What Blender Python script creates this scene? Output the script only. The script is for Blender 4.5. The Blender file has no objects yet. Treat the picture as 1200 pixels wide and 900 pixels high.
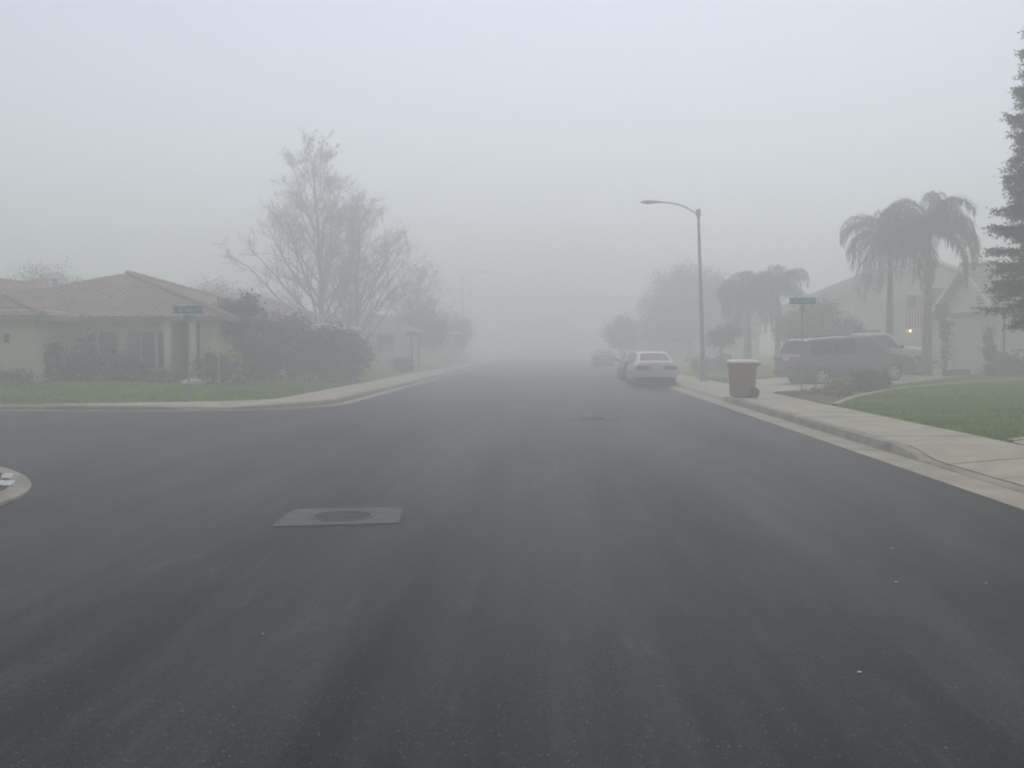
import bpy, math, random
import numpy as np

sc = bpy.context.scene
COL = sc.collection

# ------------------------------------------------------------------ camera, sky, sun, exposure
cam_d = bpy.data.cameras.new('camera'); cam = bpy.data.objects.new('camera', cam_d); COL.objects.link(cam)
cam_d.sensor_width = 36.0; cam_d.lens = 36.0; cam_d.clip_start = 0.1; cam_d.clip_end = 3000
cam.location = (0, 0, 1.6)
cam.rotation_euler = (math.radians(90) - math.atan(43 / 1200), 0, math.atan(45 / 1200))
sc.camera = cam

SUN_EL, SUN_AZ = math.radians(59), math.radians(6)       # veiled sun, high, ahead and a little to the right
w = bpy.data.worlds.new('World'); sc.world = w; w.use_nodes = True
nt = w.node_tree; nt.nodes.clear()
sky = nt.nodes.new('ShaderNodeTexSky'); sky.sky_type = 'NISHITA'; sky.sun_disc = False
sky.sun_elevation = SUN_EL; sky.sun_rotation = SUN_AZ
sky.air_density = 1.0; sky.dust_density = 1.8; sky.ozone_density = 1.0
hsv = nt.nodes.new('ShaderNodeHueSaturation'); hsv.inputs['Saturation'].default_value = 0.5
bg = nt.nodes.new('ShaderNodeBackground'); bg.inputs['Strength'].default_value = 0.10
wo = nt.nodes.new('ShaderNodeOutputWorld')
nt.links.new(sky.outputs[0], hsv.inputs['Color']); nt.links.new(hsv.outputs[0], bg.inputs[0]); nt.links.new(bg.outputs[0], wo.inputs[0])

sd = bpy.data.lights.new('sun', 'SUN'); sd.energy = 0.6; sd.angle = math.radians(60); sd.color = (1, .97, .93)
sun = bpy.data.objects.new('sun', sd); COL.objects.link(sun)
sun.rotation_euler = (math.radians(90) - SUN_EL, 0, math.pi - SUN_AZ)
FOG = 0.0202

vs = sc.view_settings
vs.view_transform = 'Standard'; vs.look = 'None'; vs.gamma = 1.0; vs.exposure = 0.54; vs.use_curve_mapping = False
sc.render.engine = 'CYCLES'
cy = sc.cycles
cy.use_denoising = True
try: cy.denoiser = 'OPENIMAGEDENOISE'; cy.denoising_input_passes = 'RGB_ALBEDO_NORMAL'
except Exception: pass
cy.max_bounces = 8; cy.diffuse_bounces = 2; cy.glossy_bounces = 2; cy.volume_bounces = 5; cy.transparent_max_bounces = 8
cy.use_adaptive_sampling = False
sc.render.filter_size = 1.9 if hasattr(sc.render, 'filter_size') else 1.5
try: cy.filter_width = 1.9
except Exception: pass

rnd = random.Random(7)
R = math.radians

# ------------------------------------------------------------------ materials
MATS = {}
def mat(name, col, rough=.8, var=.18, scale=6.0, bump=0.0, bscale=None, spec=.3, metal=0.0, island=0.0, col2=None, coat=0.0):
    if name in MATS: return MATS[name]
    m = bpy.data.materials.new(name); m.use_nodes = True; MATS[name] = m
    t = m.node_tree; b = t.nodes['Principled BSDF']
    b.inputs['Roughness'].default_value = rough
    b.inputs['Specular IOR Level'].default_value = spec
    b.inputs['Metallic'].default_value = metal
    if coat: b.inputs['Coat Weight'].default_value = coat; b.inputs['Coat Roughness'].default_value = .12
    co = t.nodes.new('ShaderNodeTexCoord')
    no = t.nodes.new('ShaderNodeTexNoise'); no.inputs['Scale'].default_value = scale; no.inputs['Detail'].default_value = 4
    t.links.new(co.outputs['Object'], no.inputs['Vector'])
    rp = t.nodes.new('ShaderNodeValToRGB')
    c2 = col2 if col2 else tuple(c * (1 - var) for c in col)
    c1 = col if col2 else tuple(min(1, c * (1 + var)) for c in col)
    rp.color_ramp.elements[0].color = (*c2, 1); rp.color_ramp.elements[1].color = (*c1, 1)
    rp.color_ramp.elements[0].position = .3; rp.color_ramp.elements[1].position = .7
    t.links.new(no.outputs['Fac'], rp.inputs[0])
    out = rp.outputs[0]
    if island:
        g = t.nodes.new('ShaderNodeNewGeometry')
        mr = t.nodes.new('ShaderNodeMapRange'); mr.inputs['To Min'].default_value = 1 - island; mr.inputs['To Max'].default_value = 1 + island
        t.links.new(g.outputs['Random Per Island'], mr.inputs['Value'])
        mx = t.nodes.new('ShaderNodeVectorMath'); mx.operation = 'SCALE'
        t.links.new(out, mx.inputs[0]); t.links.new(mr.outputs[0], mx.inputs['Scale'])
        out = mx.outputs[0]
    t.links.new(out, b.inputs['Base Color'])
    if bump:
        n2 = t.nodes.new('ShaderNodeTexNoise'); n2.inputs['Scale'].default_value = bscale or scale * 6; n2.inputs['Detail'].default_value = 3
        t.links.new(co.outputs['Object'], n2.inputs['Vector'])
        bp = t.nodes.new('ShaderNodeBump'); bp.inputs['Strength'].default_value = bump; bp.inputs['Distance'].default_value = .02
        t.links.new(n2.outputs['Fac'], bp.inputs['Height']); t.links.new(bp.outputs[0], b.inputs['Normal'])
    return m

def asphalt():
    m = bpy.data.materials.new('asphalt'); m.use_nodes = True; t = m.node_tree; b = t.nodes['Principled BSDF']
    N = t.nodes.new; L = t.links.new
    co = N('ShaderNodeTexCoord'); P = co.outputs['Object']
    def noise(scale, detail=3, vec=None, rough=.5):
        n = N('ShaderNodeTexNoise'); n.inputs['Scale'].default_value = scale; n.inputs['Detail'].default_value = detail; n.inputs['Roughness'].default_value = rough
        L(vec or P, n.inputs['Vector']); return n.outputs['Fac']
    def mth(op, a, bb=None, cc=None):
        n = N('ShaderNodeMath'); n.operation = op
        for i, v in enumerate((a, bb, cc)):
            if v is None: continue
            if isinstance(v, (int, float)): n.inputs[i].default_value = v
            else: L(v, n.inputs[i])
        return n.outputs[0]
    def mapr(v, a, bb, c, d):
        n = N('ShaderNodeMapRange'); n.inputs['From Min'].default_value = a; n.inputs['From Max'].default_value = bb
        n.inputs['To Min'].default_value = c; n.inputs['To Max'].default_value = d; L(v, n.inputs['Value']); return n.outputs[0]
    sx = N('ShaderNodeSeparateXYZ'); L(P, sx.inputs[0]); X, Y = sx.outputs[0], sx.outputs[1]
    # worn wheel bands along the carriageway, wobbling slightly
    mp = N('ShaderNodeMapping'); mp.inputs['Scale'].default_value = (1.0, .09, 1); L(P, mp.inputs['Vector'])
    wob = mapr(noise(1.1, 2, mp.outputs[0]), .3, .7, -.35, .35)
    xw = mth('ADD', X, wob)
    val = None
    for x0, s, a in ((2.15, .28, .30), (.15, .35, .26), (-1.35, .35, .16), (-3.4, .3, .24), (-4.6, .3, .14), (3.5, .35, .10), (1.1, .3, -.16), (-.65, .3, -.14), (-2.4, .35, -.14), (-3.95, .12, -.30), (2.9, .25, -.12)):
        d = mth('DIVIDE', mth('SUBTRACT', xw, x0), s)
        g = mth('MULTIPLY', mth('EXPONENT', mth('MULTIPLY', mth('MULTIPLY', d, d), -1.0)), a)
        val = g if val is None else mth('ADD', val, g)
    breakup = mapr(noise(.8, 3, mp.outputs[0]), .35, .65, .25, 1.0)
    val = mth('MULTIPLY', mth('MULTIPLY', val, 5.0), breakup)
    mp2 = N('ShaderNodeMapping'); mp2.inputs['Scale'].default_value = (3.2, .25, 1); L(P, mp2.inputs['Vector'])
    streak = mapr(noise(1.3, 5, mp2.outputs[0], .6), .3, .7, -.75, .75)
    mp4 = N('ShaderNodeMapping'); mp4.inputs['Scale'].default_value = (1.0, .12, 1); L(P, mp4.inputs['Vector'])
    patch = mapr(noise(.7, 4, mp4.outputs[0]), .3, .7, -.22, .22)
    mp5 = N('ShaderNodeMapping'); mp5.inputs['Scale'].default_value = (1.6, .3, 1); L(P, mp5.inputs['Vector'])
    scuff = mapr(noise(1.9, 6, mp5.outputs[0], .65), .58, .74, 0, 2.2)
    mp3 = N('ShaderNodeMapping'); mp3.inputs['Rotation'].default_value = (0, 0, .5); mp3.inputs['Scale'].default_value = (2.2, .35, 1); L(P, mp3.inputs['Vector'])
    scuff2 = mapr(noise(2.0, 4, mp3.outputs[0], .6), .60, .74, 0, 1.8)
    # aggregate
    agg = mapr(noise(110, 2, None, .7), .3, .7, -1.5, 1.5)
    agg2 = mapr(noise(26, 4, None, .75), .3, .7, -.75, .75)
    vo = N('ShaderNodeTexVoronoi'); vo.inputs['Scale'].default_value = 42; L(P, vo.inputs['Vector'])
    chip = mth('MULTIPLY', mth('LESS_THAN', vo.outputs['Distance'], .2), mth('GREATER_THAN', noise(16, 2), .57))
    v2 = N('ShaderNodeTexVoronoi'); v2.inputs['Scale'].default_value = 36; L(P, v2.inputs['Vector'])
    stone = mth('MULTIPLY', mapr(v2.outputs['Distance'], .12, .34, 1.0, 0.0), mapr(noise(20, 2), .4, .62, 0.0, 2.6))
    agg = mth('ADD', agg, stone)
    tot = mth('ADD', mth('ADD', mth('ADD', val, streak), mth('ADD', patch, scuff)), mth('ADD', mth('ADD', agg, agg2), mth('ADD', mth('MULTIPLY', chip, 8.0), scuff2)))
    # two short dark skid marks left of the manhole, and a pale scrape
    for xo, y0, y1, a, sg in ((-4.55, 8.7, 12.2, -.75, .11), (-4.05, 9.0, 12.0, -.6, .10), (-5.75, 11.6, 12.5, 1.0, .25)):
        d = mth('DIVIDE', mth('SUBTRACT', mth('SUBTRACT', X, mth('MULTIPLY', Y, .1)), xo), sg)
        ln = mth('MULTIPLY', mth('EXPONENT', mth('MULTIPLY', mth('MULTIPLY', d, d), -1.0)), a)
        e = mth('DIVIDE', mth('SUBTRACT', Y, (y0 + y1) / 2), (y1 - y0) / 2.4)
        tot = mth('ADD', tot, mth('MULTIPLY', ln, mth('MULTIPLY', mth('EXPONENT', mth('MULTIPLY', mth('MULTIPLY', e, e), -1.0)), breakup)))
    fac = mth('MAXIMUM', mth('ADD', tot, 1.0), .15)
    base = N('ShaderNodeRGB'); base.outputs[0].default_value = (.0172, .0174, .0179, 1)
    sc_ = N('ShaderNodeVectorMath'); sc_.operation = 'SCALE'; L(base.outputs[0], sc_.inputs[0]); L(fac, sc_.inputs['Scale'])
    L(sc_.outputs[0], b.inputs['Base Color'])
    b.inputs['Specular IOR Level'].default_value = .05
    L(mapr(patch, -.22, .22, .34, .44), b.inputs['Roughness'])
    bp = N('ShaderNodeBump'); bp.inputs['Strength'].default_value = .4; bp.inputs['Distance'].default_value = .004
    L(noise(110, 3, None, .7), bp.inputs['Height']); L(bp.outputs[0], b.inputs['Normal'])
    return m

M = {}
M['asphalt'] = asphalt()
M['concrete'] = mat('concrete', (.42, .375, .28), .85, .16, 1.6, .25, 60)
M['gutter'] = mat('gutter_concrete', (.36, .325, .245), .8, .22, 1.2, .25, 60)
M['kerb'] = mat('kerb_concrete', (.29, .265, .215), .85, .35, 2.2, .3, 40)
M['tar'] = mat('tar_seam', (.03, .03, .03), .7)
M['collar'] = mat('collar_concrete', (.125, .12, .112), .85, .25, 5, .3, 70)
M['iron'] = mat('cast_iron', (.07, .069, .066), .6, .3, 20, .5, 60)
M['turf'] = mat('turf', (.12, .21, .0), 1.0, .3, 1.6, .6, 90, spec=.03)
M['blade'] = mat('grass_blade', (.145, .265, .0), 1.0, .25, .7, spec=.04, island=.4)
M['blade_l'] = mat('grass_blade_left', (.20, .29, .03), 1.0, .25, .7, spec=.04, island=.4)
M['soil'] = mat('soil', (.12, .09, .065), .95, .3, 8, .6, 40, spec=.1)
M['stucco'] = mat('cream_stucco', (.72, .63, .42), .9, .06, 3, .3, 120)
M['stucco_w'] = mat('white_stucco', (.82, .78, .70), .9, .05, 2, .3, 120)
M['stucco_g'] = mat('pale_stucco', (.60, .58, .52), .9, .06, 2, .3, 120)
M['white'] = mat('white_paint', (.76, .75, .72), .55, .04, 3)
M['trim'] = mat('brown_trim', (.22, .19, .16), .7, .1, 5)
M['tile_red'] = mat('red_clay_tile', (.31, .215, .18), .85, .22, 2.5, island=.0)
M['tile_brown'] = mat('brown_clay_tile', (.30, .235, .205), .85, .25, 3.5)
M['roof_grey'] = mat('grey_shingle', (.24, .23, .22), .9, .2, 3)
M['glass'] = mat('window_glass', (.05, .075, .08), .1, .2, 1, spec=.6)
M['carglass'] = mat('car_glass', (.01, .011, .012), .15, .2, 1, spec=.2)
M['carglass_t'] = mat('car_glass_green', (.07, .11, .10), .12, .1, 1, spec=.4)
M['door'] = mat('door_wood', (.12, .10, .09), .6, .2, 5)
M['gdoor'] = mat('garage_door_white', (.66, .66, .65), .6, .03, 2)
M['galv'] = mat('galvanised_steel', (.30, .315, .32), .5, .12, 4, metal=.4)
M['signgreen'] = mat('sign_green', (.02, .20, .165), .5, .06, 8)
def sign_face():
    m = bpy.data.materials.new('sign_face'); m.use_nodes = True; t = m.node_tree; b = t.nodes['Principled BSDF']; N = t.nodes.new; L = t.links.new
    co = N('ShaderNodeTexCoord'); sp = N('ShaderNodeSeparateXYZ'); L(co.outputs['Generated'], sp.inputs[0])
    mp = N('ShaderNodeMapping'); mp.inputs['Scale'].default_value = (16, 16, 3.0); L(co.outputs['Generated'], mp.inputs['Vector'])
    no = N('ShaderNodeTexNoise'); no.inputs['Scale'].default_value = 1.0; L(mp.outputs[0], no.inputs['Vector'])
    def mth(op, a, c):
        n = N('ShaderNodeMath'); n.operation = op
        for i, v in enumerate((a, c)):
            if isinstance(v, (int, float)): n.inputs[i].default_value = v
            else: L(v, n.inputs[i])
        return n.outputs[0]
    band = mth('LESS_THAN', mth('ABSOLUTE', mth('SUBTRACT', sp.outputs[2], .5), 0), .26)
    f = mth('MULTIPLY', band, mth('GREATER_THAN', no.outputs['Fac'], .52))
    mx = N('ShaderNodeMix'); mx.data_type = 'RGBA'; mx.inputs[6].default_value = (.05, .25, .21, 1); mx.inputs[7].default_value = (.42, .55, .50, 1); L(f, mx.inputs[0]); L(mx.outputs[2], b.inputs['Base Color'])
    b.inputs['Roughness'].default_value = .5
    return m
M['signface'] = sign_face()
M['signtext'] = mat('sign_white', (.55, .62, .58), .5, .1, 60)
M['tyre'] = mat('tyre_rubber', (.022, .022, .022), .85, .2, 12)
M['rim'] = mat('alloy_rim', (.55, .56, .57), .35, .08, 5, metal=.6)
M['red'] = mat('tail_light_red', (.42, .03, .03), .25, .1, 8, spec=.5)
M['clear'] = mat('clear_lamp', (.6, .62, .62), .2, .05, 8, spec=.5)
M['plate'] = mat('licence_plate', (.62, .65, .68), .5, .12, 40)
M['black'] = mat('black_plastic', (.03, .03, .032), .6, .1, 8)
M['p_van'] = mat('grey_car_paint', (.075, .08, .084), .35, .05, 2, coat=.5, spec=.5)
M['p_sed'] = mat('champagne_car_paint', (.60, .58, .52), .35, .04, 2, coat=.5, spec=.5)
M['p_truck'] = mat('white_car_paint', (.66, .66, .64), .35, .04, 2, coat=.5, spec=.5)
M['p_olive'] = mat('olive_car_paint', (.14, .15, .12), .35, .04, 2, coat=.5, spec=.5)
M['p_maroon'] = mat('maroon_car_paint', (.16, .07, .07), .35, .04, 2, coat=.5, spec=.5)
M['bin'] = mat('brown_bin_plastic', (.29, .195, .115), .6, .12, 6, .2, 50)
M['binlid'] = mat('bin_lid_sky_sheen', (.66, .60, .54), .4, .08, 6)  # sky reflection on the wet brown lid, put into its base colour
M['bark'] = mat('grey_bark', (.105, .09, .08), .95, .25, 8, .5, 40)
M['palmtrunk'] = mat('palm_trunk', (.20, .175, .145), .95, .25, 10, .5, 40)
M['redbark'] = mat('redwood_bark', (.11, .07, .05), .95, .25, 8, .5, 40)
def leaf(name, c, isl=.45): return mat(name, c, .65, .2, .8, spec=.25, island=isl)
M['l_palm'] = leaf('palm_leaf', (.065, .085, .045))
M['l_palm2'] = leaf('palm_leaf_dull', (.08, .09, .05))
M['l_red'] = leaf('redwood_needle', (.014, .020, .014))
M['l_dark'] = leaf('dark_leaf', (.035, .055, .03))
M['l_mid'] = leaf('mid_leaf', (.06, .085, .035))
M['l_yel'] = leaf('yellow_green_leaf', (.25, .28, .06))
M['l_olive'] = leaf('olive_leaf', (.10, .115, .05))
M['l_brown'] = leaf('dry_leaf', (.13, .085, .055))
M['l_flower'] = leaf('yellow_flower', (.55, .42, .04), .2)
M['l_teal'] = leaf('blue_green_leaf', (.05, .10, .085))
M['terracotta'] = mat('terracotta', (.26, .12, .085), .85, .12, 6)
M['timber'] = mat('dark_timber', (.085, .065, .05), .85, .2, 6)
M['rail'] = mat('brown_rail', (.26, .17, .12), .8, .2, 6)
M['teal'] = mat('teal_plastic', (.05, .20, .20), .5, .1, 4)
M['flagred'] = mat('flag_red', (.42, .03, .05), .85, .08, 8)
M['flagwhite'] = mat('flag_white', (.70, .68, .66), .85, .05, 8)
M['flagblue'] = mat('flag_blue', (.02, .03, .12), .85, .1, 8)
M['paper'] = mat('white_paper', (.85, .86, .86), .5, .03, 10)
M['rock'] = mat('pale_rock', (.62, .60, .55), .9, .1, 10, .4, 40)
M['pebble'] = mat('pale_pebble', (.6, .58, .55), .8, .1, 10)
def emit(name, col, s):
    m = bpy.data.materials.new(name); m.use_nodes = True; b = m.node_tree.nodes['Principled BSDF']
    b.inputs['Base Color'].default_value = (*col, 1); b.inputs['Emission Color'].default_value = (*col, 1); b.inputs['Emission Strength'].default_value = s
    return m
M['lamp_on'] = emit('lit_lamp', (1, .72, .35), 4.0)

# ------------------------------------------------------------------ builders
def link(o, parent=None):
    COL.objects.link(o)
    if parent is not None: o.parent = parent
    return o
def tag(o, label=None, cat=None, group=None, kind=None):
    if label: o['label'] = label
    if cat: o['category'] = cat
    if group: o['group'] = group
    if kind: o['kind'] = kind
    return o
def empty(name, loc=(0, 0, 0), rz=0.0, label=None, cat=None, group=None):
    o = bpy.data.objects.new(name, None); link(o); o.location = loc; o.rotation_euler = (0, 0, rz)
    o.empty_display_size = .2
    return tag(o, label, cat, group)
def copy_tree(o, parent=None):
    c = o.copy(); COL.objects.link(c); c.parent = parent
    for ch in list(o.children): copy_tree(ch, c)
    return c

class MB:
    def __init__(s): s.v = []; s.f = []
    def add(s, vs, fs):
        n = len(s.v); s.v += [tuple(p) for p in vs]; s.f += [tuple(i + n for i in f) for f in fs]; return s
    def box(s, x0, x1, y0, y1, z0, z1):
        return s.add([(x0, y0, z0), (x1, y0, z0), (x1, y1, z0), (x0, y1, z0), (x0, y0, z1), (x1, y0, z1), (x1, y1, z1), (x0, y1, z1)],
                     [(0, 3, 2, 1), (4, 5, 6, 7), (0, 1, 5, 4), (1, 2, 6, 5), (2, 3, 7, 6), (3, 0, 4, 7)])
    def tube(s, pts, rad, n=8, cap=True):
        pts = [np.array(p, float) for p in pts]
        rings = []; up = np.array((0, 0, 1.0))
        for i, p in enumerate(pts):
            d = pts[min(i + 1, len(pts) - 1)] - pts[max(i - 1, 0)]; d = d / (np.linalg.norm(d) + 1e-9)
            a = np.cross(d, up if abs(d[2]) < .9 else np.array((1.0, 0, 0))); a /= np.linalg.norm(a) + 1e-9
            b = np.cross(d, a); r = rad[i] if hasattr(rad, '__len__') else rad
            rings.append([p + r * (math.cos(2 * math.pi * k / n) * a + math.sin(2 * math.pi * k / n) * b) for k in range(n)])
        vs = [q for r in rings for q in r]
        fs = [(i * n + k, i * n + (k + 1) % n, (i + 1) * n + (k + 1) % n, (i + 1) * n + k) for i in range(len(pts) - 1) for k in range(n)]
        if cap: fs += [tuple(range(n))[::-1], tuple((len(pts) - 1) * n + k for k in range(n))]
        return s.add(vs, fs)
    def lathe(s, prof, n=16, c=(0, 0, 0), axis='z', cap=True):
        vs = []
        for r, h in prof:
            for k in range(n):
                a = 2 * math.pi * k / n
                if axis == 'z': vs.append((c[0] + r * math.cos(a), c[1] + r * math.sin(a), c[2] + h))
                else: vs.append((c[0] + r * math.cos(a), c[1] + h, c[2] + r * math.sin(a)))
        fs = [(i * n + k, i * n + (k + 1) % n, (i + 1) * n + (k + 1) % n, (i + 1) * n + k) for i in range(len(prof) - 1) for k in range(n)]
        if cap: fs += [tuple(range(n))[::-1], tuple((len(prof) - 1) * n + k for k in range(n))]
        return s.add(vs, fs)
    def grid(s, rows):
        m = len(rows[0]); vs = [p for r in rows for p in r]
        return s.add(vs, [(i * m + j, i * m + j + 1, (i + 1) * m + j + 1, (i + 1) * m + j) for i in range(len(rows) - 1) for j in range(m - 1)])
    def slab(s, poly, z0, z1):       # vertical prism; z may be functions of (x, y)
        f0 = z0 if callable(z0) else (lambda x, y: z0); f1 = z1 if callable(z1) else (lambda x, y: z1)
        n = len(poly); vs = [(x, y, f0(x, y)) for x, y in poly] + [(x, y, f1(x, y)) for x, y in poly]
        return s.add(vs, [tuple(range(n))[::-1], tuple(range(n, 2 * n))] + [(k, (k + 1) % n, n + (k + 1) % n, n + k) for k in range(n)])
    def build(s, name, m, parent=None, smooth=False, fix=True):
        me = bpy.data.meshes.new(name); me.from_pydata(s.v, [], s.f); me.validate()
        if fix:
            import bmesh
            bm = bmesh.new(); bm.from_mesh(me); bmesh.ops.recalc_face_normals(bm, faces=bm.faces); bm.to_mesh(me); bm.free()
        me.materials.append(m)
        if smooth:
            me.polygons.foreach_set('use_smooth', [True] * len(me.polygons))
            try: me.set_sharp_from_angle(angle=R(38))
            except Exception: pass
        return link(bpy.data.objects.new(name, me), parent)

def np_mesh(name, V, F, m, parent=None):
    V = np.asarray(V, np.float32).reshape(-1, 3); F = np.asarray(F, np.int32); k = F.shape[1]
    me = bpy.data.meshes.new(name)
    me.vertices.add(len(V)); me.vertices.foreach_set('co', V.ravel())
    me.loops.add(F.size); me.loops.foreach_set('vertex_index', F.ravel())
    me.polygons.add(len(F)); me.polygons.foreach_set('loop_start', np.arange(0, F.size, k, dtype=np.int32))
    me.update(calc_edges=True); me.materials.append(m)
    return link(bpy.data.objects.new(name, me), parent)

# ------------------------------------------------------------------ layout of the ground
def path(pts_arc, ds=.5):
    out = []
    for i in range(len(pts_arc) - 1):
        a, b = np.array(pts_arc[i], float), np.array(pts_arc[i + 1], float)
        n = max(1, int(np.linalg.norm(b - a) / ds))
        for k in range(n): out.append(a + (b - a) * k / n)
    out.append(np.array(pts_arc[-1], float)); return out
def arc(cx, cy_, r, a0, a1, n=14): return [(cx + r * math.cos(R(a0 + (a1 - a0) * k / n)), cy_ + r * math.sin(R(a0 + (a1 - a0) * k / n))) for k in range(n + 1)]
EDGE_R = path([(4.65, -40), (4.65, 300)], .5)
EDGE_LF = path([(-60, 25.2)] + arc(-9.7, 29.2, 4, -90, 0) + [(-5.7, 300)], .5)
EDGE_LN = path([(-5.5, -40)] + arc(-9.9, 9.6, 4.4, 0, 90) + [(-60, 14.0)], .5)

def inside_lf(x, y):    # distance inside the far-left block from the asphalt edge
    cx, cy_ = -9.7, 29.2
    dx, dy = x - cx, cy_ - y
    return np.where((dx > 0) & (dy > 0), 4 - np.hypot(dx, dy), np.minimum(4 - dx, 4 - dy))
def inside_ln(x, y):
    dx, dy = x + 9.9, y - 9.6
    return np.where((dx > 0) & (dy > 0), 4.4 - np.hypot(dx, dy), np.minimum(4.4 - dx, 4.4 - dy))
def drop(y):            # kerb height on the right, lowered at the two driveways
    y = np.asarray(y, float)
    def sm(t): t = np.clip(t, 0, 1); return t * t * (3 - 2 * t)
    a = sm((y - 14.3) / 1.1) + sm((8.0 - y) / 1.1)
    b = sm((31.6 - y) / 1.0) + sm((y - 41.5) / 1.0)
    return .025 + .125 * np.minimum(np.clip(a, 0, 1), np.clip(b, 0, 1))
def walk_r(x, y):       # top of the right-hand pavement
    k = drop(y); return k + (.16 - k) * np.clip((np.asarray(x) - 5.15) / 1.5, 0, 1)
DRIVE = [(6.9, 32.4), (12, 35.7), (16, 40.6), (19.1, 44.0), (19.1, 50.2), (12, 47.8), (6.9, 41.4)]
DRIVE_N = [(6.9, 8.4), (6.9, 15.7), (8.2, 16.55), (10.5, 17.2), (22, 17.6), (22, 8.4)]
def in_poly(x, y, poly):
    x = np.asarray(x, float); y = np.asarray(y, float); r = np.zeros(np.broadcast(x, y).shape, bool); n = len(poly)
    for i in range(n):
        (x0, y0), (x1, y1) = poly[i], poly[(i + 1) % n]
        c = ((y0 > y) != (y1 > y)) & (x < (x1 - x0) * (y - y0) / ((y1 - y0) or 1e-9) + x0); r ^= c
    return r
def lawn_r(x): return .16 + .031 * np.clip(np.asarray(x, float) - 6.95, 0, 14)
def smo(t): t = np.clip(t, 0, 1); return t * t * (3 - 2 * t)
def walk_w(x, y):       # width of pavement beyond the kerb on the far-left block: fades out along the side street
    return .12 + 1.45 * smo((np.asarray(x, float) + 14.5) / 6.0)
def height(x, y, cut=True):
    x = np.asarray(x, float); y = np.asarray(y, float)
    z = np.full(np.broadcast(x, y).shape, -.08)
    s = inside_lf(x, y); wl = .45 + walk_w(x, y)
    zl = .12 + .02 * smo((s - wl + .05) / .12) + .04 * np.clip(s - wl, 0, 8.5)
    zl = np.where(s < wl - .06, .06, zl); z = np.where(s > .38, zl, z)
    s = inside_ln(x, y); zn = np.where(s < 1.15, .03, .085 + .01 * np.clip(s - 1.1, 0, 6)); z = np.where(s > .6, zn, z)
    zr = lawn_r(x) + .015 * smo((x - 6.9) / .15); zr = np.where(x < 6.88, .0 * x - .02, zr); z = np.where(x > 5.6, zr, z)
    if cut:
        z = np.where(in_poly(x, y, DRIVE) | in_poly(x, y, DRIVE_N), z - .09, z)
    return z
def H(x, y): return float(height(x, y, False))

def lines(spans):
    out = [spans[0][0]]
    for a, b, d in spans:
        n = max(1, round((b - a) / d)); out += [a + (b - a) * (k + 1) / n for k in range(n)]
    return np.array(out)
gx = lines([(-350, -60, 30), (-60, -24, 2), (-24, -10, .5), (-10, -4.8, .14), (-4.8, 4.4, 2.3), (4.4, 7.4, .14), (7.4, 20, .35), (20, 40, 2), (40, 350, 30)])
gy = lines([(-50, 6, 4), (6, 24.6, .3), (24.6, 30, .14), (30, 52, .35), (52, 80, 2), (80, 370, 29)])
XX, YY = np.meshgrid(gx, gy); ZZ = height(XX, YY)
nx = len(gx); ii, jj = np.meshgrid(np.arange(len(gy) - 1), np.arange(nx - 1), indexing='ij'); q = (ii * nx + jj).ravel()
tag(np_mesh('ground', np.stack([XX, YY, ZZ], -1).reshape(-1, 3), np.stack([q, q + 1, q + nx + 1, q + nx], -1), M['turf']), kind='structure')

b = MB()
for x0, x1, y0, y1 in ((-11, 4.95, 8.5, 30.5), (-6.1, 4.95, -40, 8.5), (-6.1, 4.95, 30.5, 310), (-60, -11, 13.5, 25.6)):
    b.add([(x0, y0, 0), (x1, y0, 0), (x1, y1, 0), (x0, y1, 0)], [(0, 1, 2, 3)])
tag(b.build('road', M['asphalt'], fix=False), kind='structure')

def normals(P, side):
    N = []
    for i in range(len(P)):
        d = P[min(i + 1, len(P) - 1)] - P[max(i - 1, 0)]; d /= np.linalg.norm(d)
        N.append(np.array((d[1], -d[0])) * side)
    return N
def loft(P, N, sec):   # sec(i) -> list of (offset, z)
    return MB().grid([[(*(P[i] + N[i] * o), z) for o, z in sec(i)] for i in range(len(P))])
NR, NLF, NLN = normals(EDGE_R, 1), normals(EDGE_LF, -1), normals(EDGE_LN, -1)
for nm, P, N in (('gutter', EDGE_R, NR), ('gutter', EDGE_LF, NLF)):
    wd = .5 if P is EDGE_R else .32
    tag(loft(P, N, lambda i: [(0, -.05), (0, .006), (wd * .5, .004), (wd + .02, .004)]).build(nm, M['gutter'], fix=False), kind='structure')
def sec_r(i):
    h = float(drop(EDGE_R[i][1])); return [(.5, -.05), (.5 + .03 * (.15 - h) / .15, .004 + min(h * .3, .03)), (.53 - .1 * (.15 - h) / .15 * 0, h - .012), (.55, h), (.68, h + .001), (.68, -.05)]
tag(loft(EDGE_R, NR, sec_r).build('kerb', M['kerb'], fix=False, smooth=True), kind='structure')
def sec_l(i):
    x, y = EDGE_LF[i]; h = .115
    if -10.5 < x < -6 and 24 < y < 28.5: h = .115 - .07 * math.exp(-((x + 8.6) / 1.1) ** 2)      # ramp at the corner
    return [(.32, -.05), (.33, h - .02), (.36, h), (.46, h), (.46, -.05)]
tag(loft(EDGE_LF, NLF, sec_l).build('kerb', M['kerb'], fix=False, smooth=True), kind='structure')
def sec_n(i):
    x, y = EDGE_LN[i]; h = .07 - .05 * math.exp(-((x + 5.9) / .8) ** 2 - ((y - 11.6) / 1.3) ** 2)
    return [(0, -.05), (.02, h * .6), (.07, h), (.25, h + .01), (.25, -.05)]
tag(loft(EDGE_LN, NLN, sec_n).build('kerb', M['kerb'], fix=False, smooth=True), kind='structure')

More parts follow.
